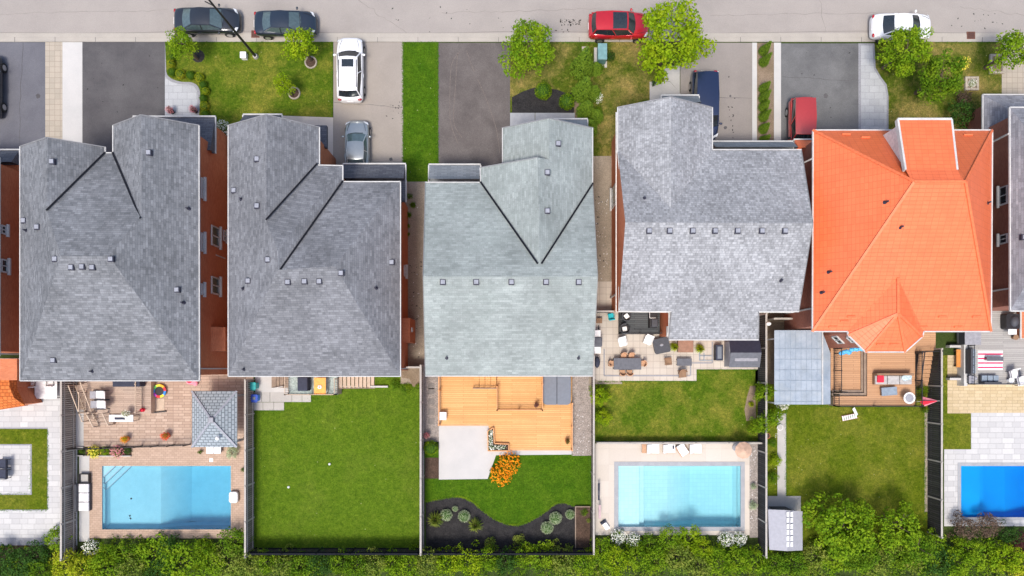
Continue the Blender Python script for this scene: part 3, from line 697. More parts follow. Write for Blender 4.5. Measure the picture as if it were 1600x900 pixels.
# ---- house 1 (second from the left edge)
h = House('dark blue-grey hip roof house left of the gazebo, two front gables', (-26.6, 7, 0), M['brick'])
A = E(32, 229); BL = E(32, 595); B = E(165, 230); N1 = E(165, 239); N2 = E(177, 239); C = E(177, 196); CR = E(311.5, 196); BR = E(312, 595)
RL, RR = P(95, 400, 9.05), P(170, 400, 9.05)
GL1 = V(((A.x+B.x)/2, A.y, 7.9)); GL2 = P(73, 330, 7.95); GL1.x = GL2.x
GR2 = P(221, 335, 7.98); GR1 = V((GR2.x, C.y, 8.0))
out1 = [A, BL, BR, CR, C, N2, N1, B]
h.roof([[A, BL, RL, GL2, GL1], [GL1, GL2, N1, B], [GL2, RL, RR, GR2, N2, N1], [C, N2, GR2, GR1], [GR1, GR2, RR, BR, CR], [BL, BR, RR, RL]], M['sh1'], out1)
h.body(out1); h.gable(A+V((0, -.05, 0)), GL1+V((0, -.05, -.03)), B+V((0, -.05, 0))); h.gable(C+V((0, -.05, 0)), GR1+V((0, -.05, -.03)), CR+V((0, -.05, 0)))
h.gutter([GL1, A, BL, BR, CR, GR1, C, N2, N1, B, GL1], w=.11)
h.valley(N1, GL2); h.valley(N2, V((GR2.x, GR2.y-.3, GR2.z)))
h.vents([(82, 253), (233, 239), (38, 345), (59, 355), (87, 405), (112, 418), (129, 417), (145, 418), (174, 405), (277, 453), (84, 563)])
h.vents([(41, 360), (294, 326), (286, 473), (144, 580)], 'pipe')
h.skirt(209, 183, 336, 240)
h.win(-21.0, 330, 342, 354, 385); h.win(-21.0, 330, 342, 433, 460); h.win(-21.0, 314, 317.5, 278, 310); h.win(-21.0, 314, 317.5, 364, 393); h.win(-21.0, 314, 317, 443, 461); h.win(-21.0, 348.5, 352.5, 360, 377)
h.walls.bx(-21.1, -20.3, P(0, 549, 2).y, P(0, 512, 2).y, 0, 2.6); h.walls.hull([(-21.05, P(0, 549, 2).y, 2.6), (-20.3, P(0, 549, 2).y, 2.6), (-20.3, P(0, 512, 2).y, 2.6), (-21.05, P(0, 512, 2).y, 2.6), (-21.05, P(0, 549, 2).y, 3.3), (-21.05, P(0, 512, 2).y, 3.3)], [(1, 2, 5, 4), (0, 1, 4), (2, 3, 5)])
MB().bx(-20.3, -20.15, P(0, 534, 2).y, P(0, 527, 2).y, 1.9, 2.25).build('wall_vent', M['white'], h.r)
MB().beam((-20.95, 8.0, 1.0), (-20.95, 8.0, 2.6), .06, .06).build('pipe', M['white'], h.r)
h.spout(0, 576, -20.98); openings(h, (-30.5, -27.5, -23.6), BL.y+.38, -1); openings(h, (-29.7,), A.y-.38, 1); openings(h, (-23.6,), C.y-.38, 1, low=None); h.done()
# ---- house 2
h = House('grey roofed house with stepped front gables and a grey car on its drive', (-13, 7, 0), M['brick'])
A = E(357, 196); BL = E(357, 588); B = E(499.5, 199); V1 = E(499.5, 258); Mc = E(536, 259); V2 = E(536, 284); FR = E(626, 284); BR = E(626, 588)
RL, RR = P(434, 422, 8.7), P(523, 416, 8.7); M2 = P(434, 392, 8.72)
GL2 = P(416, 346, 8.03); GL1 = V((GL2.x, A.y, 8.03)); 
out2 = [A, BL, BR, FR, V2, Mc, V1, B]
h.roof([[A, BL, RL, M2, GL2, GL1], [GL1, GL2, V1, B], [V1, GL2, M2, Mc], [Mc, M2, RL, V2], [V2, RL, RR, FR], [FR, RR, BR], [BL, BR, RR, RL]], M['sh2'], out2)
h.body(out2); h.gable(A+V((0, -.05, 0)), GL1+V((0, -.05, -.03)), B+V((0, -.05, 0)))
h.gutter([GL1, A, BL, BR, FR, V2, Mc, V1+V((-.4, 0, 0))], w=.11); h.gutter([V1, B, GL1], w=.11)
h.valley(V1+V((-.15, 0, 0)), GL2, dz=.2); h.valley(V2, RL+V((.15, 0, -.1)), dz=.14)
h.vents([(402, 249), (402, 322), (419, 406), (366, 298), (388, 439), (450, 441), (476, 440), (499, 440), (533, 427), (612, 410)])
h.vents([(377, 311), (380, 451), (587, 450), (381, 577)], 'pipe')
h.skirt(537, 257, 633, 283); 
a, c = P(626, 316, 3.1), P(633.5, 283, 3.1); MB().bx(a.x-.3, c.x, a.y, c.y, 3.05, 3.35).build('porch_roof', M['skirt'], h.r); h.gut.beam((c.x+.05, a.y, 3.1), (c.x+.05, c.y, 3.1), .1, .12)
a, c = P(498, 232, 3.1), P(512, 198, 3.1); MB().bx(a.x-.3, c.x, a.y, c.y, 3.0, 3.4).build('porch_roof', M['skirt'], h.r)
h.skirt(381, 180, 440, 196, dw=False)
h.walls.bx(-7.85, -7.2, P(0, 535, 2).y, P(0, 498, 2).y, 0, 2.8); MB().bx(-7.2, -7.1, P(0, 519, 2).y, P(0, 512, 2).y, 1.9, 2.2).build('wall_vent', M['white'], h.r)
h.win(-7.74, 631, 633, 415, 432); h.spout(0, 576, -7.7); openings(h, (-16.5, -13.2, -9.6), BL.y+.38, -1); openings(h, (-15.7,), A.y-.38, 1); garage(h, -10.9, -8.0, P(0, 257, 3.1).y-.35); h.done()
# ---- house 3
h = House('pale green-grey roofed house with the new cedar deck behind it', (0, 6, 0), M['brick'])
FL = E(664.5, 285); BL = E(664.5, 587.5); BR = E(926, 587.5); FR = E(926, 285); RL, RR = P(661, 432, 8.6), P(934, 432, 8.6)
AP = P(843, 413, 8.3); VL = E(751, 285); GFl = E(750, 262); Gf = V((1.62, GFl.y, 8.35)); Wl = E(785, 200); Wr = E(926, 200); Wm = E(785, 262); Wp = V((2.36, Wl.y, 7.87)); Wq = V((2.36, GFl.y, 7.87))
out3 = [FL, BL, BR, Wr, Wl, Wm, GFl, VL]
h.roof([[FL, VL, AP, FR, RR, RL], [GFl, Gf, AP, VL], [Wr, FR, AP, Gf, Wq, Wp], [Wl, Wp, Wq, Wm], [BL, BR, RR, RL]], M['sh3'], out3)
h.body(out3); h.gable(Wl+V((0, -.05, 0)), Wp+V((0, -.05, -.03)), Wr+V((0, -.05, 0))); h.gable(GFl+V((0, -.04, 0)), Gf+V((0, -.04, -.02)), V((5.3, GFl.y-.04, 6)))
h.walls.poly([FL+V((.05, 0, 0)), BL+V((.05, 0, 0)), RL+V((.05, 0, -.03))]); h.walls.poly([FR-V((.05, 0, 0)), BR-V((.05, 0, 0)), RR-V((.05, 0, .03))])
h.gutter([RL, FL, VL, GFl, Gf], w=.09); h.gutter([Wm, Wl, Wp, Wr, FR], w=.09); h.gutter([BL, BR], w=.12); h.gutter([RL, BL], w=.05); h.gutter([FR, RR, BR], w=.05)
h.valley(VL, AP+V((-.1, 0, 0)), .115); h.valley(FR+V((0, -.1, 0)), AP+V((.1, 0, 0)), .115)
h.vents([(872, 225), (855, 270), (855, 330), (692, 441), (744, 441), (799, 441), (853, 441), (904, 441)]); h.vents([(698, 559), (904, 559)], 'pipe')
h.skirt(671, 258, 750, 284, M['skirt_pale']); h.skirt(866, 187, 917, 203, M['skirt_pale'], dw=False); openings(h, (-3.6, 0, 3.6), BL.y+.38, -1); openings(h, (2.3,), Wl.y-.38, 1); garage(h, -5.3, -2.7, P(0, 258, 3.1).y-.35); h.done()
# ---- house 4
h = House('light grey speckled roof house beside the turquoise pool yard', (13, 8, 0), M['brick'])
A = E(965, 168); B = E(1113, 168); FL = E(965.5, 272); WB = E(1113, 234); FR = E(1252, 234); BR = E(1248, 487); 
S1 = E(1185.5, 487); S2 = P(1185, 531, 5.24); S3 = P(1045, 531, 5.24); S4 = E(1049, 487); BL = E(967, 486); RL, RR = P(977, 347, 8.3), P(1270, 349, 8.3)
APx = V((10.1, 10.15, 7.88)); WP_ = V((10.1, A.y, 7.88)); FLm = V((A.x, WB.y, 6))
h.roof([[FLm, APx, WB, FR, RR, RL], [A, WP_, APx, FLm], [WP_, B, WB, APx], [BL, RL, RR, BR, S1, S2, S3, S4]], M['sh4'], None)
q = [A, V((A.x, BL.y, 6)), S4, V((S3.x, S3.y, 6)), V((S2.x, S2.y, 6)), S1, BR, FR, WB, B]
MB().prism([tuple(p[:2]) for p in q if p is not None], 5.08, 5.13).build('soffit', M['soffit'], h.r)
h.walls.prism(inset([tuple(p[:2]) for p in q], .42), 0, 5.06); h.gable(A+V((0, -.05, 0)), WP_+V((0, -.05, -.03)), B+V((0, -.05, 0)))
h.walls.poly([V((A.x+.06, WB.y, 5.1)), V((A.x+.06, WB.y, 5.9)), RL+V((.06, 0, -.05)), V((A.x+.06, BL.y, 5.9)), V((A.x+.06, BL.y, 5.1))]); h.walls.poly([FR-V((.06, 0, .05)), BR-V((.06, 0, .05)), RR-V((.06, 0, .05))])
h.walls.prism(inset([tuple(p[:2]) for p in (A, V((A.x, BL.y, 6)), V((BR.x, BL.y, 6)), FR, WB, B)], .42), 5.14, 5.93)
h.gutter([WP_, A, FLm, E(968, 272)], w=.12); h.gutter([WP_, B, WB, FR], w=.1); h.gutter([BL, S4], w=.12); h.gutter([S1, BR], w=.12); h.gutter([S3, S2], w=.14); h.gutter([S4, S3], w=.06); h.gutter([S2, S1], w=.08); h.gutter([E(967, 448), BL], w=.12); h.gutter([FR, RR, BR], w=.04)
h.vents([(1014, 361), (1046, 361), (1082, 361), (1117, 361), (1152, 361), (1190, 361), (1226, 361)]); h.vents([(1007, 310), (1220, 438)], 'pipe')
h.skirt(1113, 222, 1240, 235, M['skirt_pale']); h.skirt(1034, 150, 1091, 166, M['skirt_pale'], dw=False)
h.win(7.36, 957, 963, 291, 322, -1); h.win(7.36, 968.5, 971.5, 291, 320, -1); h.win(7.36, 968.5, 972, 366, 382, -1); h.win(10.9, 1046, 1048.5, 512, 523, -1)
h.spout(0, 455, 7.28); openings(h, (12.0, 15.0), S2.y+.42, -1, up=(3.4, 4.6)); openings(h, (10.1,), A.y-.42, 1); garage(h, 14.6, 17.4, P(0, 222, 3.1).y-.35); h.done()
# ---- house 5
h = House('house with the bright orange metal tile roof', (25.5, 8, 0), M['brick_dark'])
A = E(1270, 203.5); B = E(1550, 203.5); BR = E(1548, 518); BL = E(1269, 518); RL, RR = P(1428, 284, 10), P(1508, 284, 10)
K1 = E(1324, 518); K2 = E(1325, 524); K3 = E(1352, 550); K4 = E(1414, 550); K5 = E(1441, 526); K6 = E(1443, 518); AP1 = P(1403, 434, 7.55); AP2 = P(1403, 490, 7.55)
h.roof([[A, RL, RR, B], [A, BL, RL], [BL, K1, AP1, K6, BR, RR, RL], [RR, BR, B], [K1, K2, AP2, AP1], [K2, K3, AP2], [K3, K4, AP2], [K4, K5, AP2], [K5, K6, AP1, AP2]], M['ortile'], None)
out5 = [A, B, BR, K6, K5, K4, K3, K2, K1, BL]; MB().prism([tuple(p[:2]) for p in out5], 5.9, 5.95).build('soffit', M['soffit'], h.r); h.body(out5, .4)
h.gutter(out5, w=.14, closed=True)
b = MB()
for p, q in ((A, RL), (B, RR), (RL, RR), (RL, BL), (RR, BR), (AP1, AP2), (AP2, K3), (AP2, K4), (AP2, K2), (AP2, K5)): b.beam(p, q, .16, .06, dz=.03)
b.build('ridge_cap', M['orridge'], h.rf)
d1, d2, d3, d4 = P(1403, 186, 8.9), P(1487, 186, 8.9), P(1496, 265, 9.6), P(1415, 265, 9.6); e1, e2 = P(1425, 284, 10.02), P(1507, 284, 10.02)
o = MB().poly([d1, d4, d3, d2]).poly([d4, e1, e2, d3]).build('dormer_roof', M['ortile'], h.r)
b = MB(); b.prism([(d1.x+.35, d1.y-.2), (d2.x-.3, d1.y-.2), (d2.x-.3, RL.y+.1), (d1.x+.35, RL.y+.1)], 5.97, 8.75); b.build('dormer_wall', M['soffit'], h.r)
b = MB().beam(d1, d2, .14, .16, dz=-.05); b.beam(d1, d4, .12, .3, dz=-.12); b.beam(d2, d3, .12, .2, dz=-.08); b.build('dormer_trim', M['white'], h.r)
b = MB().poly([P(1387, 211, 7.0), P(1401, 196, 7.6), P(1400, 241, 7.8)]); b.poly([P(1387, 211, 6.95), P(1400, 241, 7.75), P(1401, 196, 7.55)]); b.build('dormer_trim', M['white'], h.r)
h.vents([(1407, 355)], 'pipe'); h.vents([(1384, 316), (1285, 457), (1296, 425), (1543, 317)], 'pipe')
for x, y in ((1319, 502), (1301, 511), (1330, 495), (1443, 511), (1472, 495), (1497, 511), (1525, 495), (1322, 210), (1352, 215), (1512, 211), (1376, 538), (1397, 538)):
    z = h.zat(x, y); p = P(x, y, z); MB().bx(p.x-.28, p.x+.28, p.y-.05, p.y+.05, z+.01, z+.09).build('snow_guard', M['orridge'], h.rf)
h.skirt(1241, 219, 1268, 236, M['ortile'])
wa = V((K2.x+.05, K2.y+.3, 0)); 
# windows on the bay's slanted wall
ins = inset([tuple(p[:2]) for p in out5], .4)
for (za, zb, u0, u1) in ((2.5, 3.3, .2, .62), (4.5, 5.3, .3, .62)):
    p, q = V((K2.x, K2.y, 0)), V((K3.x, K3.y, 0)); d = (q-p).normalized(); n = V((-d.y, d.x, 0)); n = n if n.x < 0 else -n
    p2 = p+d*((q-p).length*u0)-n*.38; q2 = p+d*((q-p).length*u1)-n*.38; fr = MB()
    for zz in (za, zb): fr.beam(p2+V((0, 0, zz)), q2+V((0, 0, zz)), .12, .12)
    for pt in (p2, q2, (p2+q2)/2): fr.beam(pt+V((0, 0, za)), pt+V((0, 0, zb)), .1, .1)
    o = fr.build('window', M['white'], h.r); MB().beam((p2+q2)/2*1+V((0, 0, za)), (p2+q2)/2+V((0, 0, zb)), .03, (q2-p2).length, up=tuple(d)).build('pane', M['glass'], o)
h.gut.beam(E(1269, 248), P(1250, 257, 4.9), .08, .08); h.spout(0, 482, 20.2); openings(h, (28.6, 30.4), BR.y+.4, -1); openings(h, (21.5, 29.8), A.y-.4, 1); h.done()
# ---- house 6 (right edge)
h = House('grey roofed house cut by the right edge of the view', (38, 8, 0), M['brick_dark'])
A = E(1577, 168); BL = E(1578, 486); BR = E(1840, 486); B = E(1840, 168); RL, RR = P(1690, 300, 9), P(1750, 300, 9)
o6 = [A, BL, BR, B]; h.roof([[A, BL, RL], [BL, BR, RR, RL], [BR, B, RR], [B, A, RL, RR]], M['sh6'], o6); h.body(o6, .42); h.gutter(o6, closed=True, w=.14)
h.vents([(1599, 371)]); h.win(33.3, 1563, 1575, 291, 320, -1); h.win(33.3, 1563, 1575, 366, 381, -1); h.spout(0, 452, 33.2)
a, c = P(1535, 210, 3.1), P(1640, 148, 3.1); b = MB(); b.hull([(a.x, a.y, 3.1), (c.x, a.y, 3.1), (c.x, c.y, 3.1), (a.x, c.y, 3.1), (a.x+1.3, c.y-1.3, 3.9), (c.x, c.y-1.3, 3.9), (a.x+1.3, a.y, 3.9), (c.x, a.y, 3.9)], [(0, 6, 4, 3), (3, 4, 5, 2), (4, 6, 7, 5), (3, 2, 1, 0)])
b.build('porch_roof', M['sh6'], h.r); h.gutter([(a.x, a.y, 3.1), (a.x, c.y, 3.1), (c.x, c.y, 3.1)])
h.walls.bx(a.x+.5, c.x, a.y-.2, c.y-.5, 0, 3.05); h.gut.beam(E(1576, 209), P(1550, 222, 4.0), .09, .09); h.done()
# rear bay of house 6
t = h.r; a, c = P(1596, 528, 1.3), P(1660, 486, 1.3); MB().bx(a.x, c.x, a.y, c.y, 0, 1.3).build('rear_bay', M['brick'], t); b = MB().bx(a.x-.11, a.x-.01, a.y-.1, c.y, 1.24, 1.34); b.build('rear_bay_trim', M['white'], t)
# ---- house 0 (left edge)
h = House('brick side wall of the house cut by the left edge', (-40, 7, 0), M['brick'])
A = E(-260, 246); BL = E(-260, 556); BR = E(-.5, 556); B = E(-.5, 246); RL, RR = P(-170, 400, 9), P(-110, 400, 9); o0 = [A, BL, BR, B]
h.roof([[A, BL, RL], [BL, BR, RR, RL], [BR, B, RR], [B, A, RL, RR]], M['sh1'], o0); h.body(o0, .3); h.gutter(o0, closed=True, w=.1)
h.win(-34.1, 1, 9, 352, 366); h.win(-34.1, 1, 11, 405, 426)
h.skirt(-80, 235, 30, 258); a = P(1, 574, 3.2); c = P(28, 562, 3.2)
MB().bx(-36, c.x-.2, a.y-.9, a.y+.6, 0, 3.0).build('rear_bay', M['brick'], h.r)
b = MB(); o_ = M['orange']
zt, zb = 2.9, 2.2
ring = [(26, 578), (27, 608), (40, 634), (2, 640), (-40, 640)]; inn = [(14, 578), (15, 604), (22, 622), (-4, 624), (-40, 622)]
pts = [P(x, y, zb) for x, y in ring]; pin = [P(x, y, zt) for x, y in inn]
for i in range(len(pts)-1): b.poly([pts[i], pin[i], pin[i+1], pts[i+1]])
b.poly(pin+[P(-40, 578, zt)]); b.poly(pts+[P(-40, 578, zb)]); b.build('bay_roof', tiled('orange_shakes', (.50, .13, .03), (.62, .19, .05), (.25, .05, .01), .3, .25, .02), h.r)
MB().prism([P(x-4, y-3, zb).to_2d() for x, y in ring[:4]]+[(-36, P(0, 636, zb).y), (-36, P(0, 578, zb).y)], 0, zb-.03).build('rear_bay', M['brick'], h.r)
h.spout(0, 553, -34.05); h.done()
# ================================================================ FENCES
def fence(label, x, y0, y1, m, capm, hgt=1.8, side=1, horiz=False, group=None, name='board_fence', cat='fence', th=.03):
    # x: ground column (or row when horiz) in photo pixels; y0..y1 the other range
    if horiz: a, c = P(y0, x), P(y1, x)
    else: a, c = P(x, y0), P(x, y1)
    t = T(name, label, cat, a, group=group); d = (c-a); L = d.length; d.normalize(); n = V((-d.y, d.x, 0))
    q = MB(); k = max(1, int(L/2.4)); st = L/k
    def ob(s0, s1, off, wd, z0, z1, B): B.beam(a+d*s0+n*off+V((0, 0, (z0+z1)/2)), a+d*s1+n*off+V((0, 0, (z0+z1)/2)), wd, z1-z0)
    nb = int(L/.155)
    for i in range(nb):
        s0 = i*L/nb; zt = hgt-.02+random.uniform(-.012, .012); ob(s0+.006, s0+L/nb-.006, random.uniform(-.006, .006), .022, .04, zt, q)
    q.build('panel', m, t)
    q = MB(); ob(0, L, 0, .13, hgt, hgt+.035, q); q.build('top_rail', capm, t)
    q = MB(); ob(0, L, .045*side, .05, .35, .43, q); ob(0, L, .045*side, .05, hgt-.35, hgt-.27, q); q.build('cross_rail', capm, t)
    for i in range(k+1):
        q = MB(); p = a+d*min(L-.05, max(.05, i*st)); q.bx(p.x-.05, p.x+.05, p.y-.05, p.y+.05, 0, hgt+.10); q.build('post', capm, t)
    return t
fence('weathered grey board fence left of the tan pool patio', 119, 592, 866, M['fence_grey'], M['cap'])
fence('weathered grey board fence between gazebo yard and the big lawn', 397, 592, 862, M['fence_grey'], M['cap'])
fence('weathered board fence between the big lawn and the cedar deck yard', 662, 570, 858, M['fence_grey'], M['cap'])
fence('grey board fence between cedar deck yard and turquoise pool yard', 924, 556, 858, M['fence_grey'], M['cap'], 1.6)
fence('charcoal board fence right of the turquoise pool yard', 1184, 492, 862, M['fence_dark'], M['cap'])
fence('charcoal board fence right of the orange roof house yard', 1449, 545, 832, M['fence_dark'], M['cap'])
fence('dark rear fence behind the big empty lawn', 856, 400, 659, M['fence_dark'], M['flash'], horiz=True)  # both rear fences: shade on the visible face put into the dark colour
fence('dark rear fence behind the black mulch bed', 856, 665, 922, M['fence_dark'], M['flash'], horiz=True)
fence('low black fence between small lawn and turquoise pool deck', 690.5, 930, 1184, M['fence_dark'], M['cap'], .9, horiz=True, cat='fence', name='low_fence')
fence('narrow wooden gate between grey house and pale green house', 574, 640, 661, M['fence_grey'], M['cap'], 1.7, horiz=True, name='side_gate', cat='gate')
fence('narrow gate beside the beige patio and pale green house', 489, 928, 955, M['fence_dark'], M['cap'], 1.5, horiz=True, name='side_gate', cat='gate')
fence('short dark gate beside the charcoal fence behind the speckled roof', 500, 1197, 1226, M['fence_dark'], M['cap'], 1.5, horiz=True, name='side_gate', cat='gate')
fence('wooden gate in the gap beside the white hydrangea', 216, 341, 356, M['fence_grey'], M['cap'], 1.6, horiz=True, name='side_gate', cat='gate')
# ================================================================ DECKS AND RAILINGS
def railing(parent, pts, z, h, m, sp=.13, name='railing', w=.05, post=None):
    b = MB()
    for p, q in zip(pts, pts[1:]):
        p, q = V((p[0], p[1], z)), V((q[0], q[1], z)) if len(p) < 3 else None
        b.beam(p+V((0, 0, h)), q+V((0, 0, h)), w, .045); b.beam(p+V((0, 0, .10)), q+V((0, 0, .10)), w*.7, .04)
        L = (q-p).length; n = max(1, int(L/sp))
        for i in range(n+1):
            s = p+(q-p)*(i/n); big = i in (0, n) or (n > 16 and i == n//2); r = w*.9 if big else .011
            b.bx(s.x-r, s.x+r, s.y-r, s.y+r, z, z+h+(.06 if big else -.02))
    return b.build(name, m, parent)
def deck(name, label, px, z, m, skirtm, cat='deck', swap=False):
    pts = [P(x, y, z) for x, y in px]; c = sum(pts, V((0, 0, 0)))/len(pts)
    t = T(name, label, cat, (c.x, c.y, 0)); q = [p.to_2d() for p in pts]
    MB().prism(q, z-.05, z).build('boards', m, t); MB().prism(inset([tuple(p) for p in q], .03), .0, z-.051).build('skirting', skirtm, t)
    return t
# faded deck with stairs, second yard from the left
z = .75
d = deck('raised_deck', 'raised faded wooden deck with railings left of the rainbow trampoline', [(133, 560), (236, 560), (236, 646), (133, 646)], z, M['deck_old'], M['wood_beige'])
def px2(l, z): return [tuple(P(x, y, z).to_2d()) for x, y in l]
railing(d, px2([(222, 560), (222, 643)], z), z, .95, M['wood_beige']); railing(d, px2([(235, 560), (235, 645)], z), z, .95, M['wood_beige']) if 0 else None
railing(d, px2([(135, 613), (135, 644), (150, 644)], z), z, .95, M['wood_beige'])
def stairs(parent, p0, p1, wd, z0, z1, n, m, sm=None, rails=(1, 1), rh=.9, name='stairs'):
    # runs from p0 (top, height z1) to p1 (bottom, height z0)
    p0, p1 = V((*p0, 0)), V((*p1, 0)); d = (p1-p0); st = d/n; dn = d.normalized(); nn = V((-dn.y, dn.x, 0)); b = MB()
    for i in range(n):
        zt = z1-(i+1)*(z1-z0)/(n+1) if n > 1 else (z0+z1)/2; c = p0+st*(i+.5)
        b.beam(c+nn*wd/2+V((0, 0, zt)), c-nn*wd/2+V((0, 0, zt)), st.length*.92, .045)
    b.build(name, m, parent)
    for s, on in zip((-1, 1), rails):
        q = MB(); a, c = p0+nn*s*wd/2+V((0, 0, z1-.1)), p1+nn*s*wd/2+V((0, 0, z0+.05)); q.beam(a, c, .05, .2); q.build('stringer', sm or m, parent)
        if on:
            q = MB(); up = V((0, 0, rh)); q.beam(a+up, c+up, .06, .05)
            k = int((c-a).length/.14)
            for i in range(k+1):
                e = a+(c-a)*(i/max(k, 1)); r = .035 if i in (0, k) else .011; q.bx(e.x-r, e.x+r, e.y-r, e.y+r, e.z, e.z+rh)
            q.build('stair_rail', sm or m, parent)
stairs(d, P(127, 600, .7).to_2d(), P(148, 655, .1).to_2d(), .9, .0, .75, 6, M['deck_old'], M['wood_beige'])
stairs(d, P(160, 646, .5).to_2d(), P(167, 664, .1).to_2d(), 1.1, .0, .7, 3, M['deck_old'], M['wood_beige'])
# grey patterned landing in the lawn yard
z = 1.3
d = deck('raised_landing', 'small raised landing with patterned mat behind the grey roofed house', [(450, 560), (528, 560), (528, 617), (450, 617)], z, noisy('speckled_mat', (.34, .42, .40), (.48, .55, .53), 3, 12, (.15, .2, .2), .5, fs=.5), M['wood_beige'])
railing(d, px2([(451, 570), (451, 616), (527, 616), (527, 592)], z), z, .9, M['wood_beige'], w=.04)
stairs(d, P(529, 594, 1.2).to_2d(), P(585, 594, .1).to_2d(), 1.2, 0, 1.3, 9, M['wood_beige'], M['stair'], rails=(0, 0))
t = T('stair_curb', 'long white low wall edging the stairs on the big lawn', 'low wall', P(570, 603)); a, c = P(530, 605.5, .2), P(606, 602.5, .2); MB().bx(a.x, c.x, a.y, a.y+.13, 0, .25).build('wall_top', M['pale_concrete'], t)
# basement well
t = T('basement_stairwell', 'small sunken stair opening beside the teal bin', 'stairwell', P(442, 598)); b = MB()
for k, (x0, x1) in enumerate(((425, 432), (432.4, 437), (437.4, 443), (443.4, 458))):
    p, q = P(x0, 606, .1), P(x1, 588, .1); b.bx(p.x, q.x, p.y, q.y, .03, .20-.03*k)
b.build('tread', M['stair'], t); b = MB().beam(P(425, 607, .4)+V((0, 0, 0)), P(442, 604, .4), .05, .05); b.beam(P(425, 607, .2), P(425, 607, .4), .05, .05); b.beam(P(442, 604, .2), P(442, 604, .4), .05, .05); b.build('handrail', M['white'], t)
# cedar deck
z = .35
cd_px = [(688, 560), (894, 560), (894, 703), (795, 703), (795, 696), (772, 696), (763, 665), (688, 665)]
d = deck('cedar_deck', 'new orange cedar deck behind the pale green roofed house', cd_px, z, M['deck_cedar'], M['cedar'])
pts = [P(x, y, .85) for x, y in [(777, 560), (847, 560), (847, 640), (777, 640)]]; MB().prism([p.to_2d() for p in pts], z+.004, .85).build('upper_platform', M['deck_cedar'], d)
railing(d, px2([(777, 604), (777, 640), (847, 640), (847, 560)], .85), .85, .9, M['cedar'], w=.05)
stairs(d, P(776, 593, .6).to_2d(), P(740, 593, .4).to_2d(), 1.25, z, .85, 4, M['deck_cedar'], M['stair'], rails=(0, 1), rh=.55)
railing(d, px2([(687, 560), (687, 663)], z), z, .7, M['cedar'], w=.07); railing(d, px2([(893, 630), (893, 702)], z), z, .7, M['cedar'], w=.06)
for p, q in (((688.5, 664), (763, 664)), ((796, 702.5), (893, 702.5))): MB().beam(P(*p, z+.006), P(*q, z+.006), .12, .012).build('edge_board', M['cedar'], d)
# planter on the cedar deck (L-shaped)
L_ = [(762, 674), (771, 668), (772.5, 693), (795, 694), (795, 704.5), (762.5, 704.5)]
pl = T('planter_box', 'L-shaped planter of white flowers at the edge of the cedar deck', 'planter', P(768, 700)); q = [tuple(P(x, y, .6).to_2d()) for x, y in L_]
b = MB()
for i in range(6): b.beam(V((*q[i], .35)), V((*q[(i+1) % 6], .35)), .07, .55)
b.build('frame', M['cedar'], pl); MB().prism(inset(q, .03), .3, .52).build('soil', M['mulch_brown'], pl)
for j, mm in enumerate(('fl_white', 'leaf_deep')):
    me = leafmesh('blossoms', [(*(P(x, y, .65)-P(768, 700)).to_2d(), .6, .17, .1) for x, y in [(767, 675+4*i) for i in range(7)]+[(766+4.4*i, 699) for i in range(6)]], 1800, .11, j+40, shell=(.2, 1.1)); me.materials.append(M[mm])
    o = bpy.data.objects.new('blossoms' if j == 0 else 'leaves', me); COL.objects.link(o); o.parent = pl
# hot tub
def rrect(x0, x1, y0, y1, r, n=5):
    o = []
    for cx, cy, a0 in ((x1-r, y1-r, 0), (x0+r, y1-r, 90), (x0+r, y0+r, 180), (x1-r, y0+r, 270)):
        o += [(cx+r*math.cos(math.radians(a0+90*i/n)), cy+r*math.sin(math.radians(a0+90*i/n))) for i in range(n+1)]
    return o
a, c = P(848.5, 632.5, 1.15), P(892, 586, 1.15); t = T('hot_tub', 'hot tub with a folding slate grey cover on the cedar deck', 'hot tub', ((a.x+c.x)/2, (a.y+c.y)/2, .35)); cxm = (a.x+c.x)/2
MB().prism(rrect(a.x+.05, c.x-.05, a.y+.05, c.y+.05, .25), .352, 1.02).build('shell', M['char'], t)
for x0, x1, s in ((a.x, cxm-.02, 0), (cxm+.02, c.x, 1)):
    r = rrect(a.x, c.x, a.y, c.y, .28); r = [(min(max(p[0], x0), x1), p[1]) for p in r]; MB().prism(r, 1.025, 1.15).build('cover', M['cover'], t, bevel=.02)
# dark balcony deck in the beige patio yard
z = .6; d = deck('small_deck', 'small charcoal deck with two round chairs behind the speckled roof', [(967, 470), (1031, 470), (1031, 522), (967, 522)], z, M['deck_dark'], M['black'])
railing(d, px2([(967.5, 475), (967.5, 521), (1030, 521)], z), z, .85, M['black'], w=.035)
# brown deck with the sunken pit
z = .9; bd = [(1300, 500), (1470, 500), (1470, 548), (1432, 548), (1432, 636), (1300, 636)]
d = deck('brown_deck', 'large brown composite deck behind the orange roofed house', [(1345, 500), (1460, 500), (1460, 548), (1431, 548), (1431, 635), (1302, 635), (1302, 615), (1355, 615), (1355, 600), (1345, 600)][:0] or [(1355, 500), (1462, 500), (1462, 549), (1430, 549), (1430, 635), (1302, 635), (1302, 619), (1355, 619)], z, M['deck_brown'], M['stair'])
q = [P(x, y, .45).to_2d() for x, y in [(1298, 540), (1346, 540), (1346, 611), (1298, 611)]]; MB().prism(q, .0, .45).build('lower_landing', M['deck_brown'], d)
b = MB()
for k, e in enumerate((0, 4.5)):
    zz = .9-.17*(k+1); f = [(1354.5-e, 540), (1354.5-e, 618.5-e), (1300, 618.5-e)]; f2 = [(f[0][0]-4.4, 540), (f[0][0]-4.4, f[1][1]-4.4), (1300, f[1][1]-4.4)]
    A_ = [P(x, y, zz).to_2d() for x, y in f]; B_ = [P(x, y, zz).to_2d() for x, y in f2]; b.prism([A_[0], A_[1], B_[1], B_[0]], .46, zz); b.prism([A_[1], A_[2], B_[2], B_[1]], .46, zz-.002)
b.build('step', M['stair'], d)
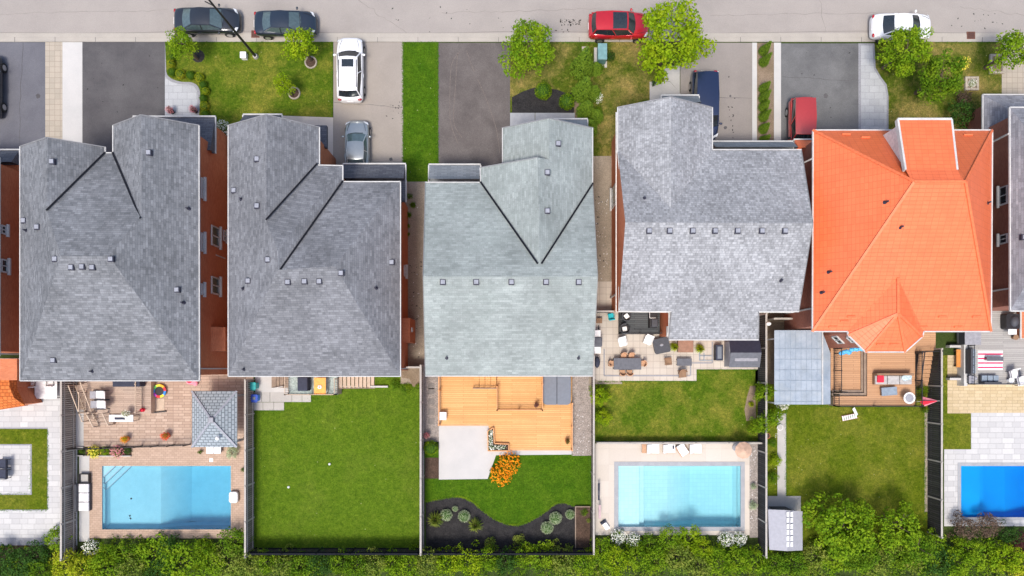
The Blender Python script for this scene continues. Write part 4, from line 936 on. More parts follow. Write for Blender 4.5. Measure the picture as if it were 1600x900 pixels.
railing(d, px2([(1302.5, 616), (1302.5, 634), (1429, 634)], z), z, .9, M['black'], w=.04); railing(d, px2([(1302.5, 545), (1302.5, 612)], .45), .45, 1.3, M['black'], w=.04); railing(d, px2([(1311, 612), (1302.5, 612)], .45), .45, 1.3, M['black'], w=.05)
railing(d, px2([(1430, 634), (1430, 552)], z), z, .9, M['black'], w=.05); railing(d, px2([(1430, 550), (1461, 549)], z), z, .9, M['black'], w=.05)
stairs(d, P(1446, 550, .8).to_2d(), P(1440, 604, .1).to_2d(), 1.1, 0, .9, 8, M['deck_brown'], M['black'])
# grey deck at the right edge
z = .8; d = deck('grey_deck', 'grey decking with striped rug and sofas at the right edge', [(1511, 470), (1720, 470), (1720, 601), (1511, 601)], z, M['deck_grey'], M['soffit'])
b = MB(); a, c = P(1508, 603, z), P(1511, 480, z); b.bx(a.x-.12, c.x-.01, a.y, c.y, 0, z+.06); b.build('edge_board', M['white'], d)
railing(d, px2([(1512.5, 540), (1512.5, 600), (1640, 600)], z), z, .75, M['char'], sp=.2, w=.035)
# ================================================================ GAZEBO, CANOPY, SHED
a, c = P(300, 698.5, 2.4), P(370, 611, 2.4); g = T('gazebo', 'grey shingled square gazebo next to the tan pool patio', 'gazebo', ((a.x+c.x)/2, (a.y+c.y)/2, 0)); ap = V(((a.x+c.x)/2+.12, (a.y+c.y)/2, 3.2))
q = [V((a.x, a.y, 2.4)), V((c.x, a.y, 2.4)), V((c.x, c.y, 2.4)), V((a.x, c.y, 2.4))]; b = MB()
for i in range(4): b.poly([q[i], q[(i+1) % 4], ap])
o = b.build('roof', M['shg'], g); b = MB()
for i in range(4): b.beam(q[i], ap, .14, .05, dz=.03)
b.build('ridge_cap', M['vent'], o); MB().bx(ap.x-.17, ap.x+.17, ap.y-.17, ap.y+.17, 3.1, 3.35).build('roof_vent', M['greyp'], o)
MB().prism([tuple(p[:2]) for p in q], 2.28, 2.39).build('fascia', M['soffit'], g)
for x in (a.x+.35, c.x-.35):
    for y in (a.y+.35, c.y-.35): MB().bx(x-.08, x+.08, y-.08, y+.08, 0, 2.27).build('post', M['soffit'], g)
a, c = P(1210, 632, 2.5), P(1300, 516, 2.5); t = T('patio_canopy', 'blue-grey translucent patio canopy left of the brown deck', 'canopy', ((a.x+c.x)/2, (a.y+c.y)/2, 0))
cm = NT('polycarbonate'); pp = cm.pos(); col = cm.mix((.26, .31, .37), (.38, .43, .49), cm.noise(pp, .9, 6, .7)); col = cm.mix(col, (.30, .31, .28), cm.mul(cm.noise(pp, .5, 4, .6, .5, .75), .5)); cm.b.inputs['Alpha'].default_value = .93; cm = cm.fin(col, .25, .5)
c1 = P(1285, 632, 2.5); c2 = P(1298, 632, 2.3)
MB().bx(a.x, c1.x-.05, a.y, c.y, 2.47, 2.5).build('roof_sheet', cm, t); MB().hull([(c1.x+.03, a.y, 2.5), (c2.x, a.y, 2.25), (c2.x, c.y-1.6, 2.25), (c1.x+.03, c.y-.2, 2.5), (c1.x+.03, a.y, 2.46), (c2.x, a.y, 2.21), (c2.x, c.y-1.6, 2.21), (c1.x+.03, c.y-.2, 2.46)], [(0, 1, 2, 3), (7, 6, 5, 4), (0, 4, 5, 1), (1, 5, 6, 2)]).build('roof_sheet', cm, t)
b = MB(); 
for i in range(1, 9): x = a.x+i*(c1.x-a.x)/9; b.bx(x-.012, x+.012, a.y+.02, c.y-.1, 2.503, 2.515)
for i in range(6): y = a.y+.2+i*.75; b.bx(a.x+.02, c1.x-.1, y-.014, y+.014, 2.517, 2.53)
b.build('rib', M['greybl'], t); MB().bx(c1.x-.04, c1.x+.03, a.y, c.y, 2.5, 2.56).build('beam', M['white'], t)
for x, y in ((a.x+.1, a.y+.1), (c1.x-.1, a.y+.1), (a.x+.1, c.y-.6), (c1.x-.1, c.y-.6)): MB().bx(x-.05, x+.05, y-.05, y+.05, 0, 2.42).build('post', M['white'], t)
# shed with skylights
t = T('garden_shed', 'pale grey plastic garden shed with a strip of skylights', 'shed', P(1226, 820)); m = plain('shed_grey', (.34, .34, .38), .5, var=.06)
zr, zs = 2.2, 1.75; e = [P(1199, 792, zs), P(1251, 796, zs), P(1258, 828, zs), P(1250, 861, zs), P(1201, 855, zs)]
p = [P(1200, 796, zs), P(1254, 799, zs), P(1254, 860, zs), P(1202, 859, zs)]; r0, r1 = P(1201, 827, zr+.15), P(1258, 829, zr+.15)
r0 = P(1227, 797, 2.35); r1 = P(1230, 861, 2.35)
o = MB().poly([p[0], p[3], r1, r0]).poly([r0, r1, p[2], p[1]]).build('roof', m, t)
b = MB()
for yy in (799, 808, 818, 827, 837, 846):
    for xx in (1233.5,):
        for k in (0, 1):
            q0 = P(1229+k*6, yy+1, 2.36-.10*k); b.hull([(q0.x, q0.y-.34, q0.z+.02), (q0.x+.2, q0.y-.34, q0.z-.04), (q0.x+.2, q0.y, q0.z-.04), (q0.x, q0.y, q0.z+.02)], [(0, 1, 2, 3)])
b.build('skylight', M['whitep'], o)
q = inset([tuple(v[:2]) for v in p], .12); MB().prism(q, 0, zs).build('wall', m, t)
MB().poly([p[0]+V((0, -.1, 0)), r0+V((0, -.1, 0)), p[1]+V((0, -.1, 0))]).build('wall', m, t); MB().poly([p[3]+V((0, .1, 0)), r1+V((0, .1, 0)), p[2]+V((0, .1, 0))]).build('wall', m, t)
b = MB(); b.beam(V((*q[0], .9)), V((*q[1], .9)), .02, 1.4) if 0 else None
yy = max(q[i][1] for i in range(4)); b.bx((p[0].x+p[1].x)/2-.6, (p[0].x+p[1].x)/2-.01, yy+.0, yy+.03, .1, 1.6); b.bx((p[0].x+p[1].x)/2+.01, (p[0].x+p[1].x)/2+.6, yy+.0, yy+.03, .1, 1.6); b.build('door', M['char'], t)
# storage shed in the beige patio
zs = 1.5; t = T('storage_shed', 'low charcoal storage shed at the right end of the beige patio', 'shed', P(1157, 553)); p = [P(1140, 534, 1.9), P(1187, 534, 1.9), P(1187, 550, 1.95), P(1140, 550, 1.95)]
a, c = P(1139, 574, 1.35), P(1187, 532, 1.35); yr = P(0, 551, 1.75).y; o = MB().poly([(a.x, yr, 1.75), (c.x, yr, 1.75), (c.x, c.y, 1.4), (a.x, c.y, 1.4)]).build('roof', M['ventd'], t); MB().poly([(a.x, a.y, 1.35), (c.x, a.y, 1.35), (c.x, yr, 1.752), (a.x, yr, 1.752)]).build('roof', M['slate'], t)
MB().bx(a.x+.35, a.x+2.0, a.y+.45, a.y+.95, 1.46, 1.60).build('lid', M['greyp'], t)
MB().bx(a.x+.03, c.x-.03, a.y+.05, c.y-.05, 0, 1.33).build('wall', M['greyp'], t)
t = T('storage_box', 'black lidded storage box left of the charcoal shed', 'storage box', P(1124, 551)); a, c = P(1118.5, 563, .7), P(1130, 539, .7); MB().bx(a.x, c.x, a.y, c.y, .05, .62).build('body', M['black'], t, bevel=.03); MB().bx(a.x-.0, c.x+.0, a.y-.02, c.y+.02, .63, .70).build('lid', M['navy'], t, bevel=.03); MB().bx(a.x+.12, c.x-.12, a.y+.12, c.y-.12, .702, .72).build('lid_panel', M['cover'], t)
# iron fence between patio and pool
t = T('iron_fence', 'thin black iron fence between tan patio and the pool', 'fence', P(120, 698)); b = MB()
a, c = P(121, 700), P(298, 694); L = (c-a).length
for zz in (1.15, .95, .12): b.beam(a+V((0, 0, zz)), c+V((0, 0, zz)), .03, .03)
n = int(L/.11)
for i in range(n+1):
    p = a+(c-a)*(i/n); b.bx(p.x-.007, p.x+.007, p.y-.007, p.y+.007, .05, 1.14)
b.build('rails', M['black'], t)
for i in range(8):
    p = a+(c-a)*(i/7); q = MB().bx(p.x-.035, p.x+.035, p.y-.035, p.y+.035, 0, 1.25); q.cyl((p.x, p.y, 1.25), (p.x, p.y, 1.33), .045, .01, 8); q.build('post', M['black'], t)
# ================================================================ FURNITURE
def at(px, py, z=.4): p = P(px, py, z); return (p.x, p.y)
def chair(label, px, py, rot, ms, mf, w=.5, name='patio_chair', arms=True, z0=0, group=None, back=.85, curved=False, cat='chair'):
    x, y = at(px, py, z0+.55); t = T(name, label, cat, (x, y, z0), rot, group)
    MB().bx(-w/2, w/2, -w/2, w/2, .38, .46).build('seat', ms, t, local=True, bevel=.03)
    b = MB()
    if curved:
        for i in range(9):
            a = math.radians(200+i*17.5); a2 = a+math.radians(17.5); b.beam((w*.55*math.cos(a), w*.55*math.sin(a), .64), (w*.55*math.cos(a2), w*.55*math.sin(a2), .64), .05, .42)
    else: b.hull([(-w/2, -w/2, .4), (w/2, -w/2, .4), (w/2, -w/2+.07, .4), (-w/2, -w/2+.07, .4), (-w/2, -w/2-.12, back), (w/2, -w/2-.12, back), (w/2, -w/2-.05, back), (-w/2, -w/2-.05, back)], [(3, 2, 1, 0), (4, 5, 6, 7), (0, 1, 5, 4), (1, 2, 6, 5), (2, 3, 7, 6), (3, 0, 4, 7)])
    b.build('backrest', ms, t, local=True)
    if arms:
        for s in (-1, 1): MB().bx(s*w/2-.03 if s < 0 else s*w/2, s*w/2 if s < 0 else s*w/2+.03, -w/2-.02, w/2-.05, .60, .64).build('armrest', mf, t, local=True)
    for sx in (-1, 1):
        for sy in (-1, 1): MB().bx(sx*(w/2-.04)-.02, sx*(w/2-.04)+.02, sy*(w/2-.04)-.02, sy*(w/2-.04)+.02, 0, .379).build('leg', mf, t, local=True)
    return t
def table(label, x0, y0, x1, y1, h, mt, ml, name='patio_table', z0=0, rot=0, cat='table', th=.05):
    a, c = P(x0, y1, z0+h), P(x1, y0, z0+h); cx, cy = (a.x+c.x)/2, (a.y+c.y)/2; w, d = (c.x-a.x)/2, (c.y-a.y)/2; t = T(name, label, cat, (cx, cy, z0), rot)
    MB().bx(-w, w, -d, d, h-th, h).build('tabletop', mt, t, local=True, bevel=.012)
    for sx in (-1, 1):
        for sy in (-1, 1): MB().bx(sx*(w-.07)-.03, sx*(w-.07)+.03, sy*(d-.07)-.03, sy*(d-.07)+.03, 0, h-th-.002).build('leg', ml, t, local=True)
    return t
def sofa(label, x0, y0, x1, y1, back, mf, mc, z0=0, n=3, name='outdoor_sofa', cat='sofa', cush=None):
    a, c = P(x0, y1, z0+.5), P(x1, y0, z0+.5); t = T(name, label, cat, ((a.x+c.x)/2, (a.y+c.y)/2, z0)); X0, Y0, X1, Y1 = a.x, a.y, c.x, c.y
    MB().bx(X0, X1, Y0, Y1, z0+.05, z0+.30).build('frame', mf, t, bevel=.02)
    bt = .16
    R = {'l': (X0, X0+bt, Y0, Y1), 'r': (X1-bt, X1, Y0, Y1), 't': (X0, X1, Y1-bt, Y1), 'b': (X0, X1, Y0, Y0+bt)}[back]
    MB().bx(*R, z0+.302, z0+.75).build('backrest', mf, t, bevel=.03)
    if back in 'lr':
        xa, xb = (X0+bt+.02, X1-.02) if back == 'l' else (X0+.02, X1-bt-.02); s = (Y1-Y0)/n
        for i in range(n): MB().bx(xa, xb, Y0+i*s+.02, Y0+(i+1)*s-.02, z0+.303, z0+.45).build('cushion', mc, t, bevel=.04)
    else:
        ya, yb = (Y0+bt+.02, Y1-.02) if back == 'b' else (Y0+.02, Y1-bt-.02); s = (X1-X0)/n
        for i in range(n): MB().bx(X0+i*s+.02, X0+(i+1)*s-.02, ya, yb, z0+.303, z0+.45).build('cushion', mc, t, bevel=.04)
    return t
def pot(label, px, py, r, mp, leaf, fl=None, z0=0, h=.4, fr=1.6, fh=.45, name='potted_plant', kind='shrub', group=None):
    x, y = at(px, py, z0+h); t = T(name, label, 'potted plant', (x, y, z0), group=group); MB().cyl((0, 0, 0), (0, 0, h), r*.7, r, 14).build('pot', mp, t, local=True)
    crownobj(t, kind, 1, leaf, (r*fr, r*fr, fh), h-.05, 'foliage', px)
    if fl: crownobj(t, 'flowers', 1, fl, (r*fr*.9, r*fr*.9, fh*.75), h, 'blossoms', px)
    return t
# -- yard A
for i, y in enumerate((725, 741)): chair(['black metal chair in the white paver square, the upper one', 'black metal chair in the white paver square, the lower one'][i], 3, y, PI/2, M['navy'], M['black'], .7, name='metal_chair')
table('white slab table beside the orange shake bay roof', 54, 596, 89, 623, .5, M['pale_concrete'] if 0 else M['cushion'], M['black'], name='low_table')
chair('dark metal chair half under the eave behind the white slab table, left one', 50, 598, 0, M['cushion'], M['black'], .5, name='metal_chair'); chair('dark metal chair half under the eave behind the white slab table, right one', 79, 597, 0, M['cushion'], M['black'], .5, name='metal_chair')
# -- yard B
for i, (x, y) in enumerate(((157, 617), (158, 632))):
    l = at(x, y, 1.1); t = T('lounge_chair', ['grey cushioned reclining lounge chair on faded deck, nearer the house', 'grey cushioned reclining lounge chair on faded deck, nearer the stairs'][i], 'lounge chair', (*l, .75), -PI/2, 'lounge chairs on the faded deck')
    MB().hull([(-.3, -.25, .4), (.3, -.25, .4), (.3, .35, .42), (-.3, .35, .42), (-.3, -.25, .5), (.3, -.25, .5), (.3, .35, .52), (-.3, .35, .52)], [(3, 2, 1, 0), (4, 5, 6, 7), (0, 1, 5, 4), (1, 2, 6, 5), (2, 3, 7, 6), (3, 0, 4, 7)]).build('seat', M['cushion'], t, local=True, bevel=.03)
    MB().hull([(-.28, .36, .42), (.28, .36, .42), (.28, .68, .95), (-.28, .68, .95), (-.28, .30, .5), (.28, .30, .5), (.28, .62, 1.0), (-.28, .62, 1.0)], [(3, 2, 1, 0), (4, 5, 6, 7), (0, 1, 5, 4), (1, 2, 6, 5), (2, 3, 7, 6), (3, 0, 4, 7)]).build('backrest', M['cushion'], t, local=True, bevel=.03)
    MB().bx(-.27, .27, -.75, -.27, .36, .42).build('footrest', M['greyp'], t, local=True, bevel=.02)
    for s in (-1, 1): MB().beam((s*.33, -.5, 0), (s*.33, .5, .62), .04, .05).beam((s*.33, .45, 0), (s*.33, -.35, .6), .04, .05).beam((s*.33, -.35, .62), (s*.33, .4, .62), .06, .04).build('side_frame', M['black'], t, local=True)
x, y = at(202, 598, 1.2); t = T('covered_grill', 'long dark covered grill against the wall on the faded deck', 'grill', (x, y, .75)); MB().bx(-1.0, 1.0, -.28, .3, .05, .9).build('cover', M['navy'], t, local=True, bevel=.08); MB().bx(-.9, .9, -.25, .27, 0, .048).build('base', M['black'], t, local=True)
x, y = at(249, 611, .25); t = T('mini_trampoline', 'small black trampoline with rainbow coloured rim', 'trampoline', (x, y, 0)); MB().cyl((0, 0, .24), (0, 0, .26), .32, n=24).build('mat', M['black'], t, local=True)
for i, c_ in enumerate(((.75, .04, .05), (.85, .45, .03), (.85, .75, .05), (.15, .55, .12), (.03, .25, .7), (.35, .05, .45), (.75, .04, .05), (.85, .75, .05), (.03, .25, .7))):
    b = MB(); a0 = 2*PI*i/9
    for k in range(4): u, v_ = a0+2*PI/36*k, a0+2*PI/36*(k+1); b.beam((.42*math.cos(u), .42*math.sin(u), .26), (.42*math.cos(v_), .42*math.sin(v_), .26), .17, .06)
    b.build('rim_pad', plain('rim_colour_%d' % i, c_, .6), t, local=True)
for i in range(4): a0 = i*PI/2+.4; MB().cyl((.42*math.cos(a0), .42*math.sin(a0), 0), (.42*math.cos(a0), .42*math.sin(a0), .23), .02, n=8).build('leg', M['black'], t, local=True)
t = table('long white counter table in front of the faded deck', 170, 648, 208, 659, .95, M['cushion'], M['wood_beige'], name='serving_table'); MB().bx(-.45, .3, -.1, .06, .951, .985).build('tray', M['navy'], t, local=True)
pot('brown and cream potted plant on the white counter table', 199, 646, .2, M['brownc'], 'leaf_olive', 'fl_white', 1.0, .2)
pot('yellow and orange flowers in a terracotta pot on the tan pavers, left', 197, 686, .2, M['orange'], 'leaf_yellow', 'fl_orange', 0, .35)
pot('bright red flowers in a terracotta pot on the tan pavers, right', 260, 681, .22, M['orange'], 'leaf_olive', 'fl_red', 0, .35)
x, y = at(219, 641, 1.2); t = T('watering_can', 'red watering can at the corner of the faded deck', 'watering can', (x, y, .75)); MB().cyl((0, 0, 0), (0, 0, .3), .14, .12).build('body', M['red'], t, local=True); MB().cyl((.1, 0, .08), (.32, .05, .34), .03, .02).build('spout', M['red'], t, local=True); MB().beam((-.1, 0, .3), (-.1, 0, .45), .03, .03).beam((-.1, 0, .45), (.08, 0, .42), .03, .03).build('handle', M['red'], t, local=True)
x, y = at(296, 597, .5); t = T('pool_float', 'crumpled pink inflatable under the eave near the gazebo', 'pool float', (x, y, 0)); MB().ell((0, 0, .15), (.42, .2, .15)).ell((.3, -.08, .2), (.2, .22, .15)).build('body', M['pink'], t, local=True, smooth=True); MB().ell((-.1, .05, .26), (.2, .13, .1)).build('top_stripe', M['red'], t, local=True, smooth=True)
x, y = at(245, 642, .4); t = T('doormat', 'pale mat and dark edge strip below the rainbow trampoline', 'mat', (x, y, 0)); MB().bx(-.45, .4, -.05, .9, .03, .05).build('mat_sheet', M['wood_beige'], t, local=True); MB().beam((-.45, -.15, .1), (.55, -.05, .1), .08, .14).build('edge_bar', M['black'], t, local=True)
t = T('garden_bed', 'raised concrete edged bed on the iron fence line', 'raised bed', P(170, 706)); b = MB()
for x0, x1, y0, y1 in ((121, 132, 698, 699.5), (121, 132, 711, 712.5), (134, 206, 711.5, 713)): p, q = P(x0, y1), P(x1, y0); b.bx(p.x, q.x, p.y, q.y, 0, .2)
b.build('edging', M['slab'], t)
t = T('stone_bench', 'white stone bench below the gazebo', 'bench', P(333, 705)); a, c = P(322, 709, .45), P(345, 698, .45); MB().bx(a.x, (a.x+c.x)/2-.01, a.y, c.y, .35, .45).build('seat', M['cushion'], t, bevel=.02); MB().bx((a.x+c.x)/2+.01, c.x, a.y, c.y, .35, .45).build('seat', M['cushion'], t, bevel=.02); MB().bx(a.x+.1, c.x-.1, a.y+.08, c.y-.08, 0, .349).build('base', M['slab'], t)
x, y = at(339, 685, 3.2); t = T('ceiling_lamp', 'white globe lamp standing above the lower gazebo roof edge', 'lamp', (x, y, 2.9)); t.location = (x, y, 2.85); MB().ell((0, 0, .28), (.15, .15, .15)).build('globe', M['whitep'], t, local=True, smooth=True); MB().cyl((0, 0, -.1), (0, 0, .15), .03).build('stem', M['white'], t, local=True)
x, y = at(330, 719, .05); t = T('skimmer_lid', 'small white square lid in the paving above the pool', 'lid', (x, y, .026)); MB().bx(-.13, .13, -.13, .13, 0, .02).build('cover_plate', M['whitep'], t, local=True); MB().cyl((0, 0, .02), (0, 0, .03), .05).build('handle', M['slab'], t, local=True)
sofa('white cushioned outdoor sofa with dark frame along the left fence', 118, 756, 138, 799, 'l', M['char'], M['cushion'], n=3)
t = T('shade_frame', 'black square planter frame above the white outdoor sofa', 'planter', P(131, 747)); a, c = P(123, 755, .4), P(138, 741, .4); b = MB()
for p, q in (((a.x, a.y), (c.x, a.y)), ((c.x, a.y), (c.x, c.y)), ((c.x, c.y), (a.x, c.y)), ((a.x, c.y), (a.x, a.y))): b.beam((*p, .25), (*q, .25), .05, .3)
b.build('frame', M['black'], t); MB().bx(a.x+.03, c.x-.03, a.y+.03, c.y-.03, .02, .2).build('floor_panel', M['slab'], t)
x, y = at(365, 777, .3); t = T('pool_pouf', 'cream pouf with a dark edge overhanging the right end of the pool', 'pouf', (x, y, .03)); MB().prism(rrect(-.33, .33, -.42, .42, .2), .04, .36).build('cushion', M['cushion'], t, local=True, bevel=.05); MB().prism(rrect(-.29, .36, -.38, .45, .2), 0, .039).build('base', M['brownc'], t, local=True)
# -- yard C
def bin_(label, px, py, m, ml, r=.24, h=.8, name='wheeled_bin'):
    x, y = at(px, py, h); t = T(name, label, 'bin', (x, y, .05)); MB().prism(rrect(-r*.85, r*.85, -r*.85, r*.85, .08), 0, h-.05).build('body', m, t, local=True); MB().prism(rrect(-r, r, -r, r, .1), h-.048, h).build('lid', ml, t, local=True, bevel=.02); MB().cyl((-r*.8, -r-.03, h-.1), (r*.8, -r-.03, h-.1), .02, n=8).build('handle', ml, t, local=True)
    return t
bin_('teal plastic lidded bin next to the beige slab patio', 394, 603, M['teal'], M['teal'], .28); 
t = bin_('blue plastic bin with pale square on its lid, below the teal bin', 397, 622, M['blue'], plain('blue_lid', (.02, .07, .42), .5), .28, .6); MB().bx(-.1, .12, -.12, .1, .601, .62).build('lid_label', M['cover'], t, local=True)
x, y = at(472, 600, 2.3); t = T('covered_barbecue', 'black covered barbecue at the left of the raised landing', 'barbecue', (x, y, 1.3)); MB().bx(-.36, .36, -.5, .5, .05, .95).build('cover', M['navy'], t, local=True, bevel=.06); MB().bx(-.3, .3, -.45, .45, 0, .048).build('base', M['black'], t, local=True)
t = table('bright orange wooden table with white ornament on the raised landing', 490.5, 590, 509, 617, .75, plain('orange_tabletop', (.80, .36, .08), .6), M['wood_beige'], z0=1.3); b = MB()
for i in range(6): a0 = i*1.05; b.ell((.1*math.cos(a0), .1*math.sin(a0)-.05, .80), (.08, .05, .05), 8, 5)
b.build('ornament', M['whitep'], t, local=True, smooth=True)
x, y = at(559, 603, .3); t = T('folding_tool', 'small blue and white folding stool on the stair wall', 'stool', (x, y, .25)); MB().hull([(-.18, -.15, .05), (0, -.15, .05), (.12, .15, .2), (-.06, .15, .2), (-.18, -.15, .08), (0, -.15, .08), (.12, .15, .23), (-.06, .15, .23)], [(3, 2, 1, 0), (4, 5, 6, 7), (0, 1, 5, 4), (1, 2, 6, 5), (2, 3, 7, 6), (3, 0, 4, 7)]).build('seat', M['blue'], t, local=True); MB().beam((.08, -.15, 0), (.16, .15, .2), .05, .03).build('leg', M['whitep'], t, local=True)
for i, (px_, py_) in enumerate(((515, 725), (451, 761))):
    x, y = at(px_, py_, .05); t = T('ball', ['yellow-white little ball in the middle of the big lawn', 'tiny white ball on the left part of the big lawn'][i], 'ball', (x, y, .05)); MB().ell((0, 0, .04), (.09, .09, .09), 12, 8).build('ball_shell', M['whitep'], t, local=True, smooth=True)
# -- yard D
x, y = at(691.5, 650, .85); t = T('pump_box', 'white square box at the left edge of the cedar deck', 'box', (x, y, .35)); MB().bx(-.26, .26, -.27, .27, 0, .5).build('body', M['whitep'], t, local=True, bevel=.03); MB().bx(-.28, .28, -.29, .29, .502, .56).build('lid', M['whitep'], t, local=True, bevel=.02)
pot('dark red leaved plant in a pot on the raised cedar platform', 838, 633, .16, M['tanc'], 'leaf_purple', None, .85, .35)
pot('round green plant in a pot at the lower right of the cedar deck', 886, 689, .17, M['orange'], 'leaf_deep', None, .35, .25, 1.55, .5)
pot('pink flowering pot beside the left fence of the cedar deck yard', 667, 680, .2, M['brownc'], 'leaf_purple', 'fl_pink', 0, .3, 1.3)
a, c = P(899.5, 858, .2), P(922, 791, .2); t = T('raised_bed', 'wooden framed raised bed of brown soil beside the black mulch', 'raised bed', (a.x, a.y, 0)); MB().bx(a.x-.05, a.x+.02, a.y, c.y, 0, .28).bx(a.x+.02, c.x, c.y-.06, c.y, 0, .28).build('frame', M['stair'], t); MB().bx(a.x+.021, c.x, a.y, c.y-.061, 0, .2).build('soil', M['mulch_brown'], t)
# -- yard E
chair('turquoise plastic chair on the upper left of the beige patio', 955, 494, .15, M['teal'] if 0 else plain('turquoise', (.0, .42, .50), .5), M['teal'], .42, name='plastic_chair')
t = table('small brown side table near the grill at the patio left edge', 932, 497, 941, 505, .5, M['brownc'], M['brownc'], name='side_table'); MB().beam((0, -.3, .03), (0, -1.2, .03), .07, .05).build('hose', M['black'], t, local=True)
x, y = at(934.5, 534, 1.0); t = T('barbecue_grill', 'grey barbecue grill with white side shelves at the patio left edge', 'barbecue', (x, y, .05)); MB().bx(-.28, .28, -.35, .35, .1, .8).build('cabinet', M['char'], t, local=True); MB().bx(-.3, .3, -.35, .35, .802, 1.0).build('hood', M['slate'], t, local=True, bevel=.08)
for s in (-1, 1): MB().bx(-.25, .2, .37 if s > 0 else -.85, .85 if s > 0 else -.37, .80, .84).build('side_shelf', M['whitep'], t, local=True)
for i, (px_, py_) in enumerate(((979, 494), (976, 514))):
    x, y = at(px_, py_, 1.0); t = T('round_chair', ['round black rattan chair with white pillow, nearer the wall', 'round black rattan chair with white pillow, at the deck corner'][i], 'chair', (x, y, .6), .3+i, 'round chairs on the charcoal deck'); MB().cyl((0, 0, .05), (0, 0, .36), .3, .34, 20).build('seat', M['black'], t, local=True)
    b = MB()
    for k in range(16): u, v_ = 2*PI*k/20, 2*PI*(k+1)/20; b.beam((.36*math.cos(u), .36*math.sin(u), .5), (.36*math.cos(v_), .36*math.sin(v_), .5), .06, .4)
    b.build('backrest', M['char'], t, local=True); MB().bx(-.17, .17, -.17, .17, .37, .47, rot=.4).build('pillow', M['whitep'], t, local=True, bevel=.04)
x, y = at(1021, 500, 1.4); t = T('gas_grill', 'black gas grill with chrome rail against the brick wing', 'grill', (x, y, .6)); MB().bx(-.25, .3, -.55, .55, .0, .7).build('cabinet', M['black'], t, local=True, bevel=.03); MB().bx(-.15, .32, -.5, .1, .702, .95).build('hood', M['char'], t, local=True, bevel=.08)
MB().beam((-.27, .15, .78), (.2, .15, .78), .03, .03).beam((-.27, .15, .78), (-.27, .55, .78), .03, .03).beam((-.27, .55, .78), (.2, .55, .78), .03, .03).build('rail', M['whitep'], t, local=True)
chair('white plastic lounge chair left of the pair on the beige patio', 973, 535, .25+PI, M['whitep'], M['whitep'], .56, name='plastic_chair'); chair('white plastic lounge chair right of the pair, near the black fire table', 1013, 532, -.4+PI, M['whitep'], M['whitep'], .56, name='plastic_chair')
x, y = at(1034, 540, .6); t = T('fire_table', 'tilted black square fire table at the corner of the speckled roof', 'fire table', (x, y, .05), .2); MB().prism(rrect(-.52, .52, -.5, .5, .12), .0, .5).build('body', M['black'], t, local=True); MB().prism(rrect(-.58, .58, -.56, .56, .14), .502, .56).build('tabletop', M['char'], t, local=True); MB().ell((0, .05, .57), (.15, .1, .05), 8, 5).build('burner', M['greyp'], t, local=True)
a, c = P(1060, 550, .55), P(1083, 529, .55); t = T('storage_bench', 'brown wooden storage bench between two yellow-green plants', 'bench', ((a.x+c.x)/2, (a.y+c.y)/2, .05)); MB().bx(a.x, c.x, a.y, c.y, .06, .48).build('box', M['stair'], t); MB().bx(a.x-.02, c.x+.02, a.y-.03, c.y+.02, .482, .55).build('lid', plain('brown_lid', (.28, .15, .10), .7), t, bevel=.02)
shrub('ornamental_grass', 'yellow-green grassy plant left of the brown storage bench', 'plant', 1054, 542, 9, 'leaf_yellow', 'tuft', .8); shrub('ornamental_grass', 'yellow-green grassy plant right of the brown storage bench', 'plant', 1094, 545, 10, 'leaf_yellow', 'tuft', .9)
a = table('charcoal dining table with six chairs around it', 959, 559.5, 1002, 577.5, .74, M['slate'], M['black'], name='dining_table')
for i, (px_, py_, r_, w_) in enumerate(((975, 556, PI, 'far left'), (987, 556, PI, 'far right'), (955.5, 568, -PI/2, 'left end'), (1005, 568, PI/2, 'right end'), (973, 582.5, 0, 'near left'), (984, 582.5, 0, 'near right'))):
    chair('tan wicker dining chair at the %s of the charcoal table' % w_, px_, py_, r_, M['tanc'], M['brownc'], .42, name='dining_chair', arms=False, group='dining chairs around the charcoal table', curved=True)
chair('brown rattan armchair facing the small grey side table', 1045, 564.5, -PI/2+.1, M['brownc'], M['brownc'], .5, name='rattan_armchair', curved=False); chair('round backed brown rattan armchair below the small grey side table', 1067, 584, PI+.1, M['tanc'] if 0 else M['brownc'], M['brownc'], .56, name='rattan_armchair', curved=True)
table('small slate side table between the two rattan armchairs', 1058, 560, 1081, 571.5, .5, M['slate'], M['black'], name='side_table')
t = T('paver_planter', 'square framed paver bed in front of the second yellow-green plant', 'planter', P(1103, 552)); b = MB()
for p, q in (((1093, 540), (1093, 563)), ((1093, 563), (1113, 563)), ((1100, 552), (1100, 563)), ((1093, 556), (1113, 556))): b.beam(P(*p, .08), P(*q, .08), .05, .05)
b.build('frame', M['greybl'], t)
x, y = at(933, 566, .6); t = T('kettle_barbecue', 'black kettle shaped object at the patio edge near the corner eave', 'barbecue', (x, y, .05)); MB().ell((0, 0, .55), (.22, .42, .25)).build('bowl', M['navy'], t, local=True, smooth=True); b = MB()
for i in range(3): a0 = i*2.1; b.cyl((0, 0, .4), (.25*math.cos(a0), .25*math.sin(a0), 0), .015, n=6)
b.build('stand', M['black'], t, local=True)
